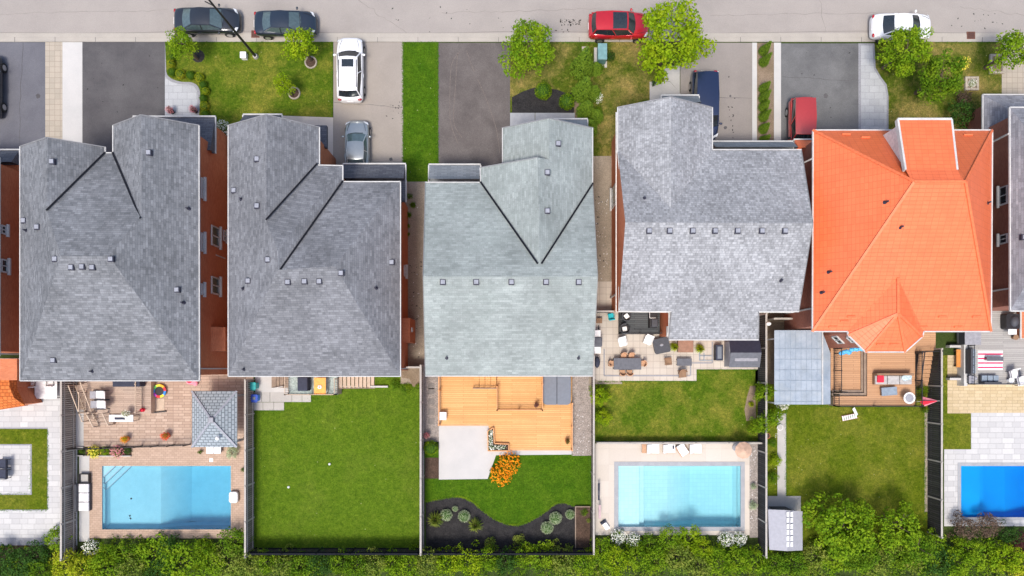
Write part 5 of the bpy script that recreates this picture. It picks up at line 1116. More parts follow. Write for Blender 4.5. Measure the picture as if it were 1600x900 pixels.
def lounger(label, px, py, rot, mc, L=1.3, wd=.62, group=None, side=True):
    x, y = at(px, py, .35); t = T('pool_lounger', label, 'lounger', (x, y, .024), rot, group)
    MB().bx(-wd/2, wd/2, -L/2, L*.1, .27, .36).build('seat_cushion', mc, t, local=True, bevel=.03)
    MB().hull([(-wd/2, L*.1, .3), (wd/2, L*.1, .3), (wd/2, L/2, .62), (-wd/2, L/2, .62), (-wd/2, L*.1-.03, .38), (wd/2, L*.1-.03, .38), (wd/2, L/2-.06, .7), (-wd/2, L/2-.06, .7)], [(3, 2, 1, 0), (4, 5, 6, 7), (0, 1, 5, 4), (1, 2, 6, 5), (2, 3, 7, 6), (3, 0, 4, 7)]).build('backrest', mc, t, local=True, bevel=.03)
    MB().bx(-wd/2-.05, wd/2+.05, -L/2, L/2-.1, .12, .26).build('frame', M['tanc'], t, local=True)
    for sx in (-1, 1):
        for sy in (-1, 1): MB().bx(sx*wd*.4-.03, sx*wd*.4+.03, sy*L*.38-.03, sy*L*.38+.03, 0, .119).build('leg', M['tanc'], t, local=True)
    return t
lounger('tan lounger with a white cushion, first from the left above the pool', 1020, 701, PI/2, M['whitep'], .95, .7, 'loungers above the turquoise pool'); lounger('white lounger with a dark object on it, second from the left above the pool', 1045, 701, PI/2, M['whitep'], .95, .66, 'loungers above the turquoise pool')
lounger('white lounger turned at an angle, third from the left above the pool', 1066, 702, .6, M['whitep'], .95, .6, 'loungers above the turquoise pool'); lounger('white lounger at the right end of the row above the pool', 1086, 701, PI/2, M['whitep'], .95, .7, 'loungers above the turquoise pool')
t = table('tan wicker side table left of the white loungers', 1003, 694, 1010, 708, .4, M['tanc'], M['brownc'], name='side_table'); 
x, y = at(1052, 699, .42); t = T('sandal', 'small dark item lying on the second white lounger', 'bag', (x, y, .41)); MB().bx(-.06, .06, -.12, .12, 0, .06).build('body', M['navy'], t, local=True, bevel=.02)
x, y = at(1163, 704, 2.1); t = T('patio_umbrella', 'tan round patio umbrella at the upper right of the turquoise pool', 'umbrella', (x, y, .024)); MB().cyl((0, 0, 1.9), (0, 0, 2.25), .62, .02, 10).build('canopy', plain('tan_canvas', (.50, .33, .24), .9), t, local=True); MB().cyl((0, 0, 0), (0, 0, 1.9), .025).build('pole', M['bark'], t, local=True); MB().cyl((0, 0, 0), (0, 0, .08), .25).build('base', M['greyp'], t, local=True)
x, y = at(946, 821, .2); t = T('pool_robot', 'white and dark blue pool cleaning robot at the lower left of the deck', 'pool cleaner', (x, y, .024), .6); MB().prism(rrect(-.18, .18, -.34, .2, .08), .04, .26).build('body', M['whitep'], t, local=True, bevel=.03); MB().cyl((-.22, .28, .1), (.22, .28, .1), .1, n=12).build('roller', M['navy'], t, local=True); MB().beam((0, .2, .2), (0, .42, .28), .04, .04).build('handle', M['black'], t, local=True)
x, y = at(936, 768, .5); t = T('pool_brush', 'long dark blue pool brush leaning on the left fence', 'brush', (x, y, .024)); MB().bx(-.08, .04, -.62, .62, .45, .6).build('head', M['navy'], t, local=True); MB().beam((.05, -.6, .02), (-.1, .2, 1.3), .03, .03).build('pole', M['greyp'], t, local=True)
x, y = at(936, 798, .4); t = T('folded_towel', 'faded pink towel on the fence below the pool brush', 'towel', (x, y, .024)); MB().bx(-.08, .08, -.5, .5, .7, .78).build('cloth', plain('faded_pink', (.5, .36, .38), .9), t, local=True); MB().beam((0, -.5, .68), (0, .5, .68), .03, .03).beam((0, 0, 0), (0, 0, .68), .05, .05).build('rack', M['greyp'], t, local=True)
# -- yard F
x, y = at(1331, 549, 1.6); t = T('tarp', 'crumpled bright blue tarp on a rail under the orange bay roof', 'tarp', (x, y, 0)); 
b = MB(); rd = random.Random(5)
for i in range(9): b.ell((-.75+.19*i, -.15+.05*i+rd.uniform(-.08, .08), 1.55+rd.uniform(-.06, .06)), (.2, .17, .16), 8, 6)
b.build('cloth', plain('sky_blue_tarp', (.10, .45, .85), .5, var=.3), t, local=True, smooth=False); MB().beam((-.8, -.15, 1.4), (.8, .2, 1.4), .04, .04).beam((-.75, -.14, .46), (-.75, -.14, 1.4), .05, .05).beam((.75, .18, .46), (.75, .18, 1.4), .05, .05).build('rail', M['black'], t, local=True)
sofa('pale grey outdoor sofa with red cushion on the brown deck', 1368, 583, 1426, 601, 't', M['brownc'], plain('light_grey_cushion', (.40, .38, .37), .9), .9, 3)
x, y = at(1376, 592, 1.45); t = T('cushion', 'bright red cushion on the left end of the grey sofa', 'cushion', (x, y, 1.355)); MB().prism(rrect(-.24, .24, -.26, .26, .06), 0, .14).build('cover', M['red'], t, local=True, bevel=.04)
x, y = at(1416, 590, 1.45); t = T('blanket', 'rumpled pale blue blanket on the right end of the grey sofa', 'blanket', (x, y, 1.355)); MB().ell((0, 0, .08), (.34, .22, .1)).ell((.2, .05, .1), (.22, .2, .1)).ell((-.1, -.08, .1), (.2, .16, .09)).build('cloth', plain('pale_blue_cloth', (.45, .55, .58), .9, var=.3), t, local=True, smooth=True)
t = table('low slate ottoman below the grey sofa on the brown deck', 1378, 605, 1402, 618, .4, M['greybl'], M['brownc'], name='ottoman', z0=.9, rot=.08, cat='ottoman', th=.14)
x, y = at(1421, 622, 1.6); t = T('round_table', 'round white mesh table at the corner of the brown deck', 'table', (x, y, .9)); MB().cyl((0, 0, .68), (0, 0, .71), .42, n=24).build('tabletop', M['cushion'], t, local=True); MB().cyl((0, 0, .71), (0, 0, .73), .3, n=20).build('tabletop_centre', M['greyp'], t, local=True); MB().cyl((0, 0, 0), (0, 0, .68), .03).build('leg', M['greyp'], t, local=True)
x, y = at(1448, 629, 1.6); t = T('closed_umbrella', 'folded pink and red umbrella beside the brown deck', 'umbrella', (x, y, .0)); t.rotation_euler = (0, .35, .2)
b = MB()
for i in range(10):
    u, v_ = 2*PI*i/10, 2*PI*(i+1)/10; r_ = .38 if i % 2 else .25; r2 = .25 if i % 2 else .38; b.poly([(r_*math.cos(u), r_*math.sin(u), .9), (r2*math.cos(v_), r2*math.sin(v_), .9), (.02, 0, 2.0)])
b.build('canopy', M['pink'], t, local=True); MB().poly([(-.42, -.05, .88), (-.1, -.3, .9), (0, 0, 1.95)]).poly([(-.42, .1, .88), (-.42, -.06, .88), (-.02, 0.01, 1.97)]).build('canopy_stripe', M['red'], t, local=True); MB().cyl((0, 0, 0), (0, 0, 2.1), .02).build('pole', M['white'], t, local=True)
x, y = at(1329, 651, .3); t = T('garden_swing', 'white slatted folding lounger lying on the lawn below the brown deck', 'lounger', (x, y, .02), .2)
b = MB()
for i in range(7): b.bx(-.6+.16*i, -.5+.16*i, -.2, .14, .22, .26)
b.build('slats', M['whitep'], t, local=True); MB().beam((-.62, -.2, .2), (.55, -.2, .2), .03, .03).beam((-.62, .14, .2), (.55, .14, .2), .03, .03).build('frame', M['pink'], t, local=True); MB().beam((.5, 0, .22), (.1, .65, .8), .2, .03).build('backrest', M['whitep'], t, local=True)
for s in (-.5, .4): MB().beam((s, -.2, 0), (s, -.2, .19), .03, .03).beam((s, .14, 0), (s, .14, .19), .03, .03).build('leg', M['pink'], t, local=True)
for i, (px_, py_, l_) in enumerate(((1219, 668, 'white ceramic pot cluster beside the narrow slab path'), (1199, 681, 'small terracotta pot at the charcoal fence near the slab path'))):
    x, y = at(px_, py_, .3); t = T('garden_pot', l_, 'pot', (x, y, 0)); mm = [M['whitep'], M['orange']][i]; MB().cyl((0, 0, 0), (0, 0, .3), .15, .22, 14).build('pot', mm, t, local=True); MB().cyl((0, 0, .301), (0, 0, .32), .19, n=14).build('soil', M['mulch_brown'] if i else M['slab'], t, local=True)
x, y = at(1200, 506, 1.8); t = T('wall_lamp', 'white lamp head on a post beside the side gate', 'lamp', (x, y, 0)); MB().cyl((0, 0, 0), (0, 0, 1.9), .04).build('post', M['cap'], t, local=True); MB().ell((0, 0, 1.95), (.18, .14, .1)).build('lamp_head', M['whitep'], t, local=True, smooth=True)
# -- yard G
sofa('blue-grey slatted sofa along the left rail of the grey deck', 1514, 545, 1526, 584, 'l', M['char'], M['greybl'], .8, 3, name='slatted_sofa'); sofa('blue-grey slatted sofa along the bottom rail of the grey deck', 1535, 586, 1562, 600, 'b', M['char'], M['greybl'], .8, 3, name='slatted_sofa')
a, c = P(1528, 578, .82), P(1567, 548, .82); t = T('striped_rug', 'pink and white striped rug on the grey deck', 'rug', (a.x, a.y, .805)); MB().bx(a.x, c.x, a.y, c.y, .803, .82).build('cloth', M['whitep'], t); b = MB()
for i in range(4): y0 = a.y+.12+i*(c.y-a.y-.1)/4; b.bx(a.x+.01, c.x-.01, y0, y0+.12, .822, .826)
b.build('stripes', plain('rug_pink', (.62, .05, .14), .9), t)
table('small dark coffee table on the striped rug', 1542, 557, 1568, 564, .35, M['slate'], M['black'], name='coffee_table', z0=.83)
table('square slate corner table between the two slatted sofas', 1514, 587, 1523, 599, .4, M['greyp'], M['black'], name='corner_table', z0=.8); x, y = at(1526.5, 591, 1.3); t = T('lantern', 'pale round lantern beside the corner table', 'lantern', (x, y, .8)); MB().cyl((0, 0, 0), (0, 0, .35), .13, n=14).build('glass', M['cushion'], t, local=True); MB().cyl((0, 0, .35), (0, 0, .42), .14, .05, 14).build('lid', M['greyp'], t, local=True)
a, c = P(1509, 538, 1.6), P(1533, 519, 1.6); t = T('covered_box', 'grey cabinet by the orange eave on the grey deck', 'cabinet', (a.x, a.y, .8)); MB().bx(a.x, c.x, a.y, c.y, .8, 1.5).build('body', M['char'], t); MB().bx(a.x-.03, c.x+.03, a.y-.03, c.y+.03, 1.502, 1.56).build('tabletop', M['greyp'], t)
x, y = at(1583, 502, 1.5); t = T('black_smoker', 'large black barrel grill on the grey deck', 'grill', (x, y, .8)); MB().prism(rrect(-.48, .48, -.55, .55, .15), .05, .7).build('body', M['black'], t, local=True); MB().ell((.1, 0, .65), (.32, .42, .28)).build('lid', M['char'], t, local=True, smooth=True); MB().bx(-.3, .3, -.95, -.57, .6, .64).build('side_shelf', M['whitep'], t, local=True)
for i, (px_, py_, l_) in enumerate(((1586, 585, 'dark framed armchair with pale cushions at the corner of the grey deck'), (1598, 596, 'dark framed armchair with pale cushions cut by the right edge'))): chair(l_, px_, py_, PI+.2, M['cushion'], M['navy'], .6, name='outdoor_armchair', z0=.8)
for i, (px_, py_) in enumerate(((1581, 594), (1588, 527))):
    x, y = at(px_, py_, 1.2); t = T('side_stool', ['white round stool beside the outdoor armchair', 'brown round stool below the black grill'][i], 'stool', (x, y, .8)); mm = [M['whitep'], M['brownc']][i]; MB().cyl((0, 0, .33), (0, 0, .38), .2, n=16).build('seat', mm, t, local=True); MB().cyl((0, 0, 0), (0, 0, .33), .12, .08, 12).build('leg', mm, t, local=True)
a, c = P(1495, 574, .5), P(1505, 546, .5); t = T('wooden_bench', 'orange wooden bench in the sunken strip left of the grey deck', 'bench', (a.x, a.y, 0)); MB().bx(a.x, c.x, a.y, c.y, .4, .46).build('seat', plain('orange_stain', (.55, .22, .05), .6), t)
for yy in (a.y+.1, c.y-.1): MB().bx(a.x+.03, c.x-.03, yy-.04, yy+.04, 0, .399).build('leg', M['bark'], t)
for yy, l_ in ((541, 'upper short white wall in the sunken strip by the grey deck'), (592, 'lower short white wall in the sunken strip by the grey deck')):
    p, q = P(1484, yy+2, .5), P(1505, yy-1.5, .5); t = T('retaining_wall', l_, 'low wall', (p.x, p.y, 0)); MB().bx(p.x, q.x, p.y, q.y, 0, .5).build('block', M['pale_concrete'], t); MB().bx(p.x, q.x, q.y, q.y+.08, 0, .55).build('edge', M['black'], t)
# ================================================================ STREET THINGS
x, y = P(400, 89).to_2d(); t = T('street_lamp', 'tall dark street lamp pole leaning out over the parked black cars', 'street lamp', (x, y, 0))
MB().cyl((0, 0, .25), (0, 0, 8.6), .10, .06, 12).build('pole', M['black'], t, local=True); MB().cyl((0, 0, 0), (0, 0, .25), .2, .17, 12).build('base', M['slab'], t, local=True)
MB().beam((0, 0, 8.5), (.1, 2.2, 8.9), .07, .07).build('arm', M['black'], t, local=True); MB().bx(-.03, .23, 2.1, 2.75, 8.82, 8.98).build('lamp_head', M['greyp'], t, local=True, bevel=.03); MB().beam((0, 0, 7.6), (-.55, .25, 7.7), .06, .06).build('bracket', M['black'], t, local=True)
x, y = P(381, 87, .3).to_2d(); t = T('utility_box', 'small white utility box on the lawn beside the lamp pole', 'utility box', (x, y, .014)); MB().bx(-.2, .2, -.22, .2, 0, .42).build('body', M['whitep'], t, local=True, bevel=.02); MB().bx(-.22, .22, -.24, .22, .422, .47).build('lid', M['whitep'], t, local=True)
a, c = P(935, 92, 1.1), P(948, 68, 1.1); t = T('transformer_box', 'green steel transformer cabinet by the cedar shrubs near the street', 'transformer box', ((a.x+c.x)/2, (a.y+c.y)/2, .1)); MB().bx(a.x, c.x, a.y, c.y, .1, 1.0).build('body', M['tealbox'], t, bevel=.02); MB().bx(a.x-.03, c.x+.03, a.y-.03, c.y+.03, 1.002, 1.1).build('lid', plain('pale_green_steel', (.16, .30, .31), .4), t, bevel=.02); MB().bx(a.x-.2, c.x+.15, a.y-.2, c.y+.15, .02, .099).build('base', M['slab'], t)
for px_, l_ in ((399.5, 'square rusty storm drain grate beside the second black car'), (1516.5, 'square rusty storm drain grate near the white car')):
    p, q = P(px_-6.5, 59.5 if px_ < 500 else 61.5), P(px_+6.5, 48 if px_ < 500 else 50); t = T('storm_drain', l_, 'storm drain', (p.x, p.y, .02)); MB().bx(p.x, q.x, p.y, q.y, .02, .06).build('frame', M['drainlid'], t); b = MB()
    for i in range(7): xx = p.x+.06+i*(q.x-p.x-.1)/7; b.bx(xx, xx+.03, p.y+.05, q.y-.05, .061, .07)
    b.build('grate', M['black'], t)
for px0, py0, px1, py1, l_, f_ in ((1545, 86, 1567, 116, 'rectangular stone planter edging on the lawn by the right driveway', None), (1506, 121, 1527, 142, 'small stone planter with white flowers next to the dark shrub', 'fl_white')):
    p, q = P(px0, py1), P(px1, py0); t = T('stone_planter', l_, 'planter', ((p.x+q.x)/2, (p.y+q.y)/2, 0)); b = MB(); e = .16
    b.bx(p.x, q.x, p.y, p.y+e, .0, .2).bx(p.x, q.x, q.y-e, q.y, .0, .2).bx(p.x, p.x+e, p.y+e, q.y-e, .0, .2).bx(q.x-e, q.x, p.y+e, q.y-e, .0, .2).build('edging', M['paver_front'], t); MB().bx(p.x+e, q.x-e, p.y+e, q.y-e, 0, .1).build('soil', M['soil'], t)
    if f_: crownobj(t, 'flowers', 0, f_, (.3, .3, .25), .05, 'blossoms'); crownobj(t, 'shrub', 0, 'leaf_olive', (.4, .4, .25), .05, 'foliage')
for i, (px_, py_) in enumerate(((267, 173), (303, 172))): pot(['bronze leaved plant in a dark pot at the entrance path, left', 'bronze leaved plant in a dark pot at the entrance path, right'][i], px_, py_, .2, M['black'], 'leaf_brown', 'fl_pink', .03, .35, 1.5, .45)
for i, (px_, py_, rr_, l_) in enumerate(((486, 98, .42, 'round brick edged mulch ring under the bright tree'), (460, 146, .42, 'round brick edged mulch ring beside the smallest tree'))):
    p = P(px_, py_); t = T('tree_ring', l_, 'tree ring', (p.x, p.y, .014)); b = MB()
    for k in range(14): u, v_ = 2*PI*k/14, 2*PI*(k+1)/14; b.beam((rr_*math.cos(u), rr_*math.sin(u), .05), (rr_*math.cos(v_), rr_*math.sin(v_), .05), .1, .1)
    b.build('edging', M['paver_front'], t, local=True); MB().cyl((0, 0, 0), (0, 0, .03), rr_, n=16).build('mulch', M['mulch_brown'], t, local=True)
# ================================================================ CARS (nose towards +X)
def car(name, label, px, py, rot, paint, L=4.7, W=1.86, kind='sedan', z=.0, sunroof=None, glassroof=False, cat='car', rails=False, mrim=None, hz=None):
    K = {'sedan': dict(h=1.45, hood=.93, deck=1.0, wb=.26, wt=.10, rt=-.20, rb=-.36, bw=.86, rw=.66, tail=.96),
         'suv': dict(h=1.68, hood=1.08, deck=1.12, wb=.25, wt=.13, rt=-.40, rb=-.455, bw=.90, rw=.70, tail=1.05),
         'van': dict(h=1.78, hood=1.08, deck=1.15, wb=.33, wt=.20, rt=-.42, rb=-.47, bw=.92, rw=.76, tail=1.1),
         'box': dict(h=1.75, hood=1.08, deck=1.12, wb=.23, wt=.15, rt=-.45, rb=-.475, bw=.92, rw=.80, tail=1.08)}[kind]
    l = P(px, py, hz or K['h']*.6); t = T(name, label, cat, (l.x, l.y, z), rot); hw = W/2
    X = lambda f: f*L
    GL = M['carglass'] if paint in (PB, PN, PG) else M['carglass_dark']
    ce = K['hood']; dk = K['deck']
    st = [(-.5, .70, .62, .30), (-.485, .86, K['tail']*.93, .26), (-.44, .95, K['tail']*.99, .24), (K['rb'], .985, dk, .22), (-.25, 1.0, dk, .22), (-.05, 1.0, dk-.02, .22), (.12, 1.0, dk-.03, .22), (K['wb'], .99, ce+.03, .22), (.36, .965, ce-.04, .22), (.43, .90, ce-.14, .22), (.475, .80, ce-.27, .24), (.5, .62, ce-.42, .30)]
    vs = []; n = 13
    for f, wf, zt, zb in st:
        w_ = hw*wf; zs = zt-.16
        prof = [(0, zt+.035), (.5*w_, zt+.025), (.82*w_, zt-.005), (.96*w_, zt-.07), (w_, zs-.08), (w_*.985, .55*zs+.1), (w_*.95, zb)]
        ring = [(X(f), -y_, z_) for y_, z_ in prof[::-1]]+[(X(f), y_, z_) for y_, z_ in prof[1:]]; vs += ring
    fs = []
    for i in range(len(st)-1):
        for j in range(n-1): a = i*n+j; fs.append((a, a+1, a+n+1, a+n))
        fs.append((i*n+n-1, i*n, i*n+n, i*n+2*n-1))
    fs.append(tuple(range(n-1, -1, -1))); fs.append(tuple((len(st)-1)*n+j for j in range(n)))
    b = MB(); b.hull(vs, [f[::-1] for f in fs]); b.build('body', paint, t, local=True, smooth=True, sub=1)
    # greenhouse
    bw, rw, hh = hw*K['bw'], hw*K['rw'], K['h']; xb0, xb1, xr0, xr1 = X(K['rb'])+.02, X(K['wb']), X(K['rt']), X(K['wt']); zb = dk-.01
    nb = 6
    def row(x, w_, z_, bow, camber): return [(x-bow*(abs(2*i/nb-1)**2), -w_+2*w_*i/nb, z_-camber*(abs(2*i/nb-1)**2)) for i in range(nb+1)]
    R = [row(xb0-.03, bw*.9, zb+.0, -.10, .03), row(xr0, rw*.96, hh-.05, -.05, .05), row(xr0+.12, rw, hh-.015, -.02, .05), row((xr0+xr1)/2, rw*1.02, hh, 0, .055), row(xr1-.12, rw*.99, hh-.02, .02, .055), row(xr1, rw*.97, hh-.06, .04, .05), row(xb1+.03, bw*.93, ce+.06, .16, .04)]
    def strip(A, B_, nm, m, up=0):
        q = MB(); k = len(A); q.hull([(x_, y_, z_+up) for x_, y_, z_ in A+B_], [(i, i+1, k+i+1, k+i)[::-1] for i in range(k-1)]); return q.build(nm, m, t, local=True, smooth=True)
    strip(R[0], R[1], 'rear_window', GL); strip(R[5], R[6], 'windshield', GL)
    q = MB(); rws = R[1:6]; k = nb+1; q.hull([p for r_ in rws for p in r_], [(i*k+j, i*k+j+1, (i+1)*k+j+1, (i+1)*k+j)[::-1] for i in range(4) for j in range(nb)]); rf = q.build('roof', paint, t, local=True, smooth=True)
    if glassroof: strip([(x_, y_*.9, z_) for x_, y_, z_ in row((xr0+xr1)/2+.05, rw*1.02, hh, 0, .055)], [(x_, y_*.9, z_) for x_, y_, z_ in R[4]], 'glass_roof', GL, .012)
    if sunroof:
        a_, c_ = sunroof; A_ = row(xr0+(xr1-xr0)*a_, rw*.62, hh+.004, 0, .02); B_ = row(xr0+(xr1-xr0)*c_, rw*.62, hh-.008, 0, .02); strip(A_, B_, 'sunroof', GL, .01)
    for s in (-1, 1):
        e = 0 if s < 0 else nb; q = MB(); lo = [(xb0-.02, s*bw*.97, zb-.03), (X(-.05), s*bw*1.04, zb-.05), (xb1-.1, s*bw*1.0, ce+.03)]; hi = [R[1][e], R[3][e], R[5][e]]
        q.poly([R[0][e], lo[0], lo[1], hi[1], hi[0]] if s > 0 else [R[0][e], lo[0], lo[1], hi[1], hi[0]][::-1]); q.poly([lo[1], lo[2], R[6][e], hi[2], hi[1]] if s > 0 else [lo[1], lo[2], R[6][e], hi[2], hi[1]][::-1]); q.build('side_window', GL, t, local=True)
        q = MB(); q.beam(hi[0], R[0][e], .07, .05); q.beam(hi[2], R[6][e], .07, .05); q.beam(hi[0], hi[1], .06, .05); q.beam(hi[1], hi[2], .06, .05); q.beam(hi[1], lo[1], .07, .03); q.beam(lo[0], lo[1], .04, .04); q.beam(lo[1], lo[2], .04, .04); q.build('pillar', paint, t, local=True)
        q = MB(); q.ell((X(K['wb'])-.28, s*(hw+.09), ce+.02), (.09, .12, .07), 10, 6); q.build('mirror', paint if kind != 'box' else M['black'], t, local=True, smooth=True)
        q = MB(); zl = ce-.30; q.hull([(X(.47), s*hw*.52, zl+.02), (X(.44), s*hw*.88, zl+.04), (X(.395), s*hw*.93, zl+.14), (X(.44), s*hw*.58, zl+.16)], [(0, 1, 2, 3), (3, 2, 1, 0)]); q.v = [(v[0]+.01, v[1]*1.015, v[2]+.03) for v in q.v]; q.build('headlight', M['lampw'], t, local=True)
        q = MB(); q.ell((X(-.475), s*hw*.74, K['tail']*.84), (.10, .16, .09), 10, 6); q.build('taillight', M['lampr'], t, local=True, smooth=True)
        q = MB(); q.beam((X(-.13), s*(hw+.005), .80), (X(-.08), s*(hw+.005), .80), .03, .03); q.build('door_handle', paint, t, local=True)
        if rails: q = MB(); q.beam((xr0+.25, s*rw*.93, hh+.0), (xr1-.3, s*rw*.93, hh-.0), .04, .07); q.build('roof_rail', M['black'], t, local=True)
        for f in (-.305, .315):
            w_ = MB().cyl((X(f), s*(hw-.20), .34), (X(f), s*(hw+.012), .34), .34, n=20).build('wheel', M['tyre'], t, local=True); MB().cyl((X(f), s*(hw+.013), .34), (X(f), s*(hw+.02), .34), .21, n=14).build('rim', mrim or M['rim'], w_, local=True)
    sm = plain('seam', (.02, .02, .025), .8) if 'seam' not in M else M['seam']; M['seam'] = sm
    for s in (-1, 1):
        q = MB(); q.beam((X(K['wb'])+.16, s*hw*.74, ce+.02), (X(.36), s*hw*.68, ce-.015), .018, .02); q.beam((X(.36), s*hw*.68, ce-.015), (X(.43), s*hw*.56, ce-.115), .018, .02); q.build('seam', sm, t, local=True)
        for f in (X(.02), X(-.17)): MB().bx(f-.008, f+.008, s*hw*.985-.02, s*(hw+.004), .45, dk-.22).build('seam', sm, t, local=True)
    MB().bx(X(.485), X(.497), -hw*.45, hw*.45, ce-.52, ce-.44).build('grille', M['black'], t, local=True); MB().bx(X(-.503), X(-.497), -.26, .26, .62, .74).build('number_plate', M['cushion'], t, local=True)
    q = MB(); q.beam((xb1-.02, -.5, ce+.09), (xb1-.05, .1, ce+.11), .03, .02); q.beam((xb1-.02, .05, ce+.09), (xb1-.1, .6, ce+.10), .03, .02); q.build('wiper', M['black'], t, local=True)
    return t
def paint(name, c, metal=.3, rough=.28): return plain(name, c, rough, .5, metal, .03, coat=.9)
PB = paint('black_paint', (.022, .026, .034)); PN = paint('navy_black_paint', (.018, .028, .045)); PW = paint('white_paint', (.80, .80, .82), 0); PG = paint('grey_paint', (.30, .33, .35), .5)
PR = paint('red_paint', (.50, .012, .022), .3); PR2 = paint('dark_red_paint', (.42, .035, .035), .2, .4); PBL = paint('blue_paint', (.016, .028, .075), .4)
car('sedan_car', 'glossy black sedan under the street lamp, nearest the left edge', 322, 30.5, 0, PB, 4.85, 1.85)
car('sedan_car', 'black sedan behind the rusty drain with a bright tree over its nose', 445, 35, 0, PN, 4.6, 1.82)
car('suv_car', 'white family suv standing on the beige driveway', 546, 106, PI/2, PW, 4.75, 1.95, 'suv', sunroof=(.68, .9), rails=True)
car('sedan_car', 'silver grey car parked half under the low garage roof', 557, 233, PI/2, PG, 4.5, 1.8, hz=.9)
car('suv_car', 'bright red suv with black glass roof, nose under the big tree', 968, 38, 0, PR, 4.5, 1.88, 'suv', glassroof=True)
car('minivan_car', 'dark blue minivan in the driveway beside the speckled roof', 1103, 163, -PI/2, PBL, 5.15, 1.98, 'van', cat='minivan')
car('boxy_suv', 'old red boxy suv by the orange roofed house', 1254, 200, -PI/2, PR2, 4.5, 1.8, 'box')
car('sedan_car', 'white sedan with a dark rear window beside the kerb tree at the right', 1411, 40, 0, PW, 4.5, 1.85, 'sedan')
car('sedan_car', 'black car just cut off by the left edge of the view', -21, 133, PI/2, PB, 4.7, 1.85)
# ================================================================ TREES AND SHRUBS
tree('street_tree', 'small bright green tree beside the black sedan and the curved path', 280, 64, 27, 'leaf_bright', 'tree', 0, 3)
tree('street_tree', 'lime green tree overlapping the nose of the second black sedan', 468, 66, 33, 'leaf_lime', 'tree', 1, 3)
tree('street_tree', 'smallest bright tree on the front lawn near its mulch ring', 442, 131, 19, 'leaf_lime', 'tree', 2, 2.2)
tree('street_tree', 'full round bright tree at the head of the brown driveway', 827, 72, 50, 'leaf_bright', 'tree', 2, 4)
tree('street_tree', 'largest bright tree covering the nose of the red suv', 1053, 56, 68, 'leaf_lime', 'tree', 1, 4.5)
tree('street_tree', 'light green tree just below the white sedan', 1420, 74, 44, 'leaf_bright', 'tree', 0, 3.5)
tree('street_tree', 'denser green tree in the middle of the dry front lawn', 1474, 116, 44, 'leaf_mid', 'tree', 0, 3.5)
tree('street_tree', 'green tree cut off by the right edge near the street', 1590, 74, 38, 'leaf_bright', 'tree', 1, 3.5)
tree('crabapple_tree', 'wide feathery green tree on the rear lawn right of the grey shed', 1316, 822, 60, 'leaf_bright', 'tree', 2, 2.4)
tree('crabapple_tree', 'leafy tree with bluish centre on the rear lawn by the charcoal fence', 1403, 822, 44, 'leaf_bright', 'wisp', 1, 2.2)
tree('crabapple_tree', 'rounded green tree behind the corner of lawn and charcoal fence', 1436, 856, 36, 'leaf_mid', 'tree', 0, 2.2)
tree('crabapple_tree', 'rounded green tree directly below the wide feathery tree', 1345, 864, 38, 'leaf_mid', 'tree', 0, 2.2)
for i, (px_, py_, r_) in enumerate(((268, 88, 6), (267, 99, 6), (268, 112, 7), (281, 115, 8), (297, 117, 7.5), (311, 120, 7.5), (317, 132, 6.5), (321, 142, 6), (317, 153, 6.5), (319, 165, 7.5), (320, 178, 7))):
    w_ = ['nearest the street', 'second from the street', 'third from the street', 'left one of the three across the lawn corner', 'middle one of the three across the lawn corner', 'right one of the three across the lawn corner', 'at the bend of the path', 'just below the bend', 'halfway down the path', 'second from the house', 'nearest the house'][i]
    shrub('boxwood_shrub', 'small round boxwood along the curved path, '+w_, 'shrub', px_, py_, r_, 'leaf_yellow' if i % 2 else 'leaf_mid', 'globe', .6, group='boxwoods along the curved path')
shrub('hydrangea_shrub', 'white hydrangea between the first two grey roofs', 'shrub', 347, 199, 11, 'leaf_mid', 'shrub', 1.2, 'fl_white')
shrub('globe_shrub', 'clipped round shrub at the top of the black front bed', 'shrub', 849, 141, 14, 'leaf_bright', 'globe', 1.2, group='clipped globes in the front bed'); shrub('globe_shrub', 'clipped round shrub at the right corner of the black front bed', 'shrub', 886, 158, 13, 'leaf_bright', 'globe', 1.1, group='clipped globes in the front bed')
def cedar(label, px, py, r, h, group):
    l = P(px, py); t = T('cedar_shrub', label, 'cedar', (l.x, l.y, 0), group=group); NPL[0] += 1; r *= 1.45; crownobj(t, 'cone', NPL[0] % 3, 'leaf_cedar', (r, r, h/4.6), .05, 'foliage', NPL[0]); MB().cyl((0, 0, 0), (0, 0, h*.8), .05, .02, 8).build('trunk', M['bark'], t, local=True); MB().cyl((0, 0, .15), (0, 0, h*.88), r*.72, r*.14, 12).build('inner_foliage', M['leaf_deep'], t, local=True)
for i, (px_, py_, h_, r_) in enumerate(((909, 112, 4.0, .62), (930, 110, 1.2, .38), (910, 150, 3.4, .6), (914, 178, 2.6, .5), (930, 185, 1.6, .42), (918, 205, 2.4, .5), (927, 150, 1.8, .42))):
    cedar('slender cedar in the row by the black front bed, '+['tallest and nearest the street', 'smallest, below the cabinet', 'second tallest', 'third on the left side', 'lower right small one', 'nearest the house', 'upper right small one'][i], px_, py_, r_, h_, 'cedars beside the front bed')
for i, (py_, h_) in enumerate(((82, 1.9), (100, 2.0), (141, 1.7), (155, 1.8), (169, 1.6), (185, 1.8), (203, 1.5), (222, 1.6))):
    cedar('small cedar in the narrow strip right of the minivan driveway, number %s from the street' % ['one', 'two', 'three', 'four', 'five', 'six', 'seven', 'eight'][i], 1191, py_, .26, h_, 'cedars between the driveways')
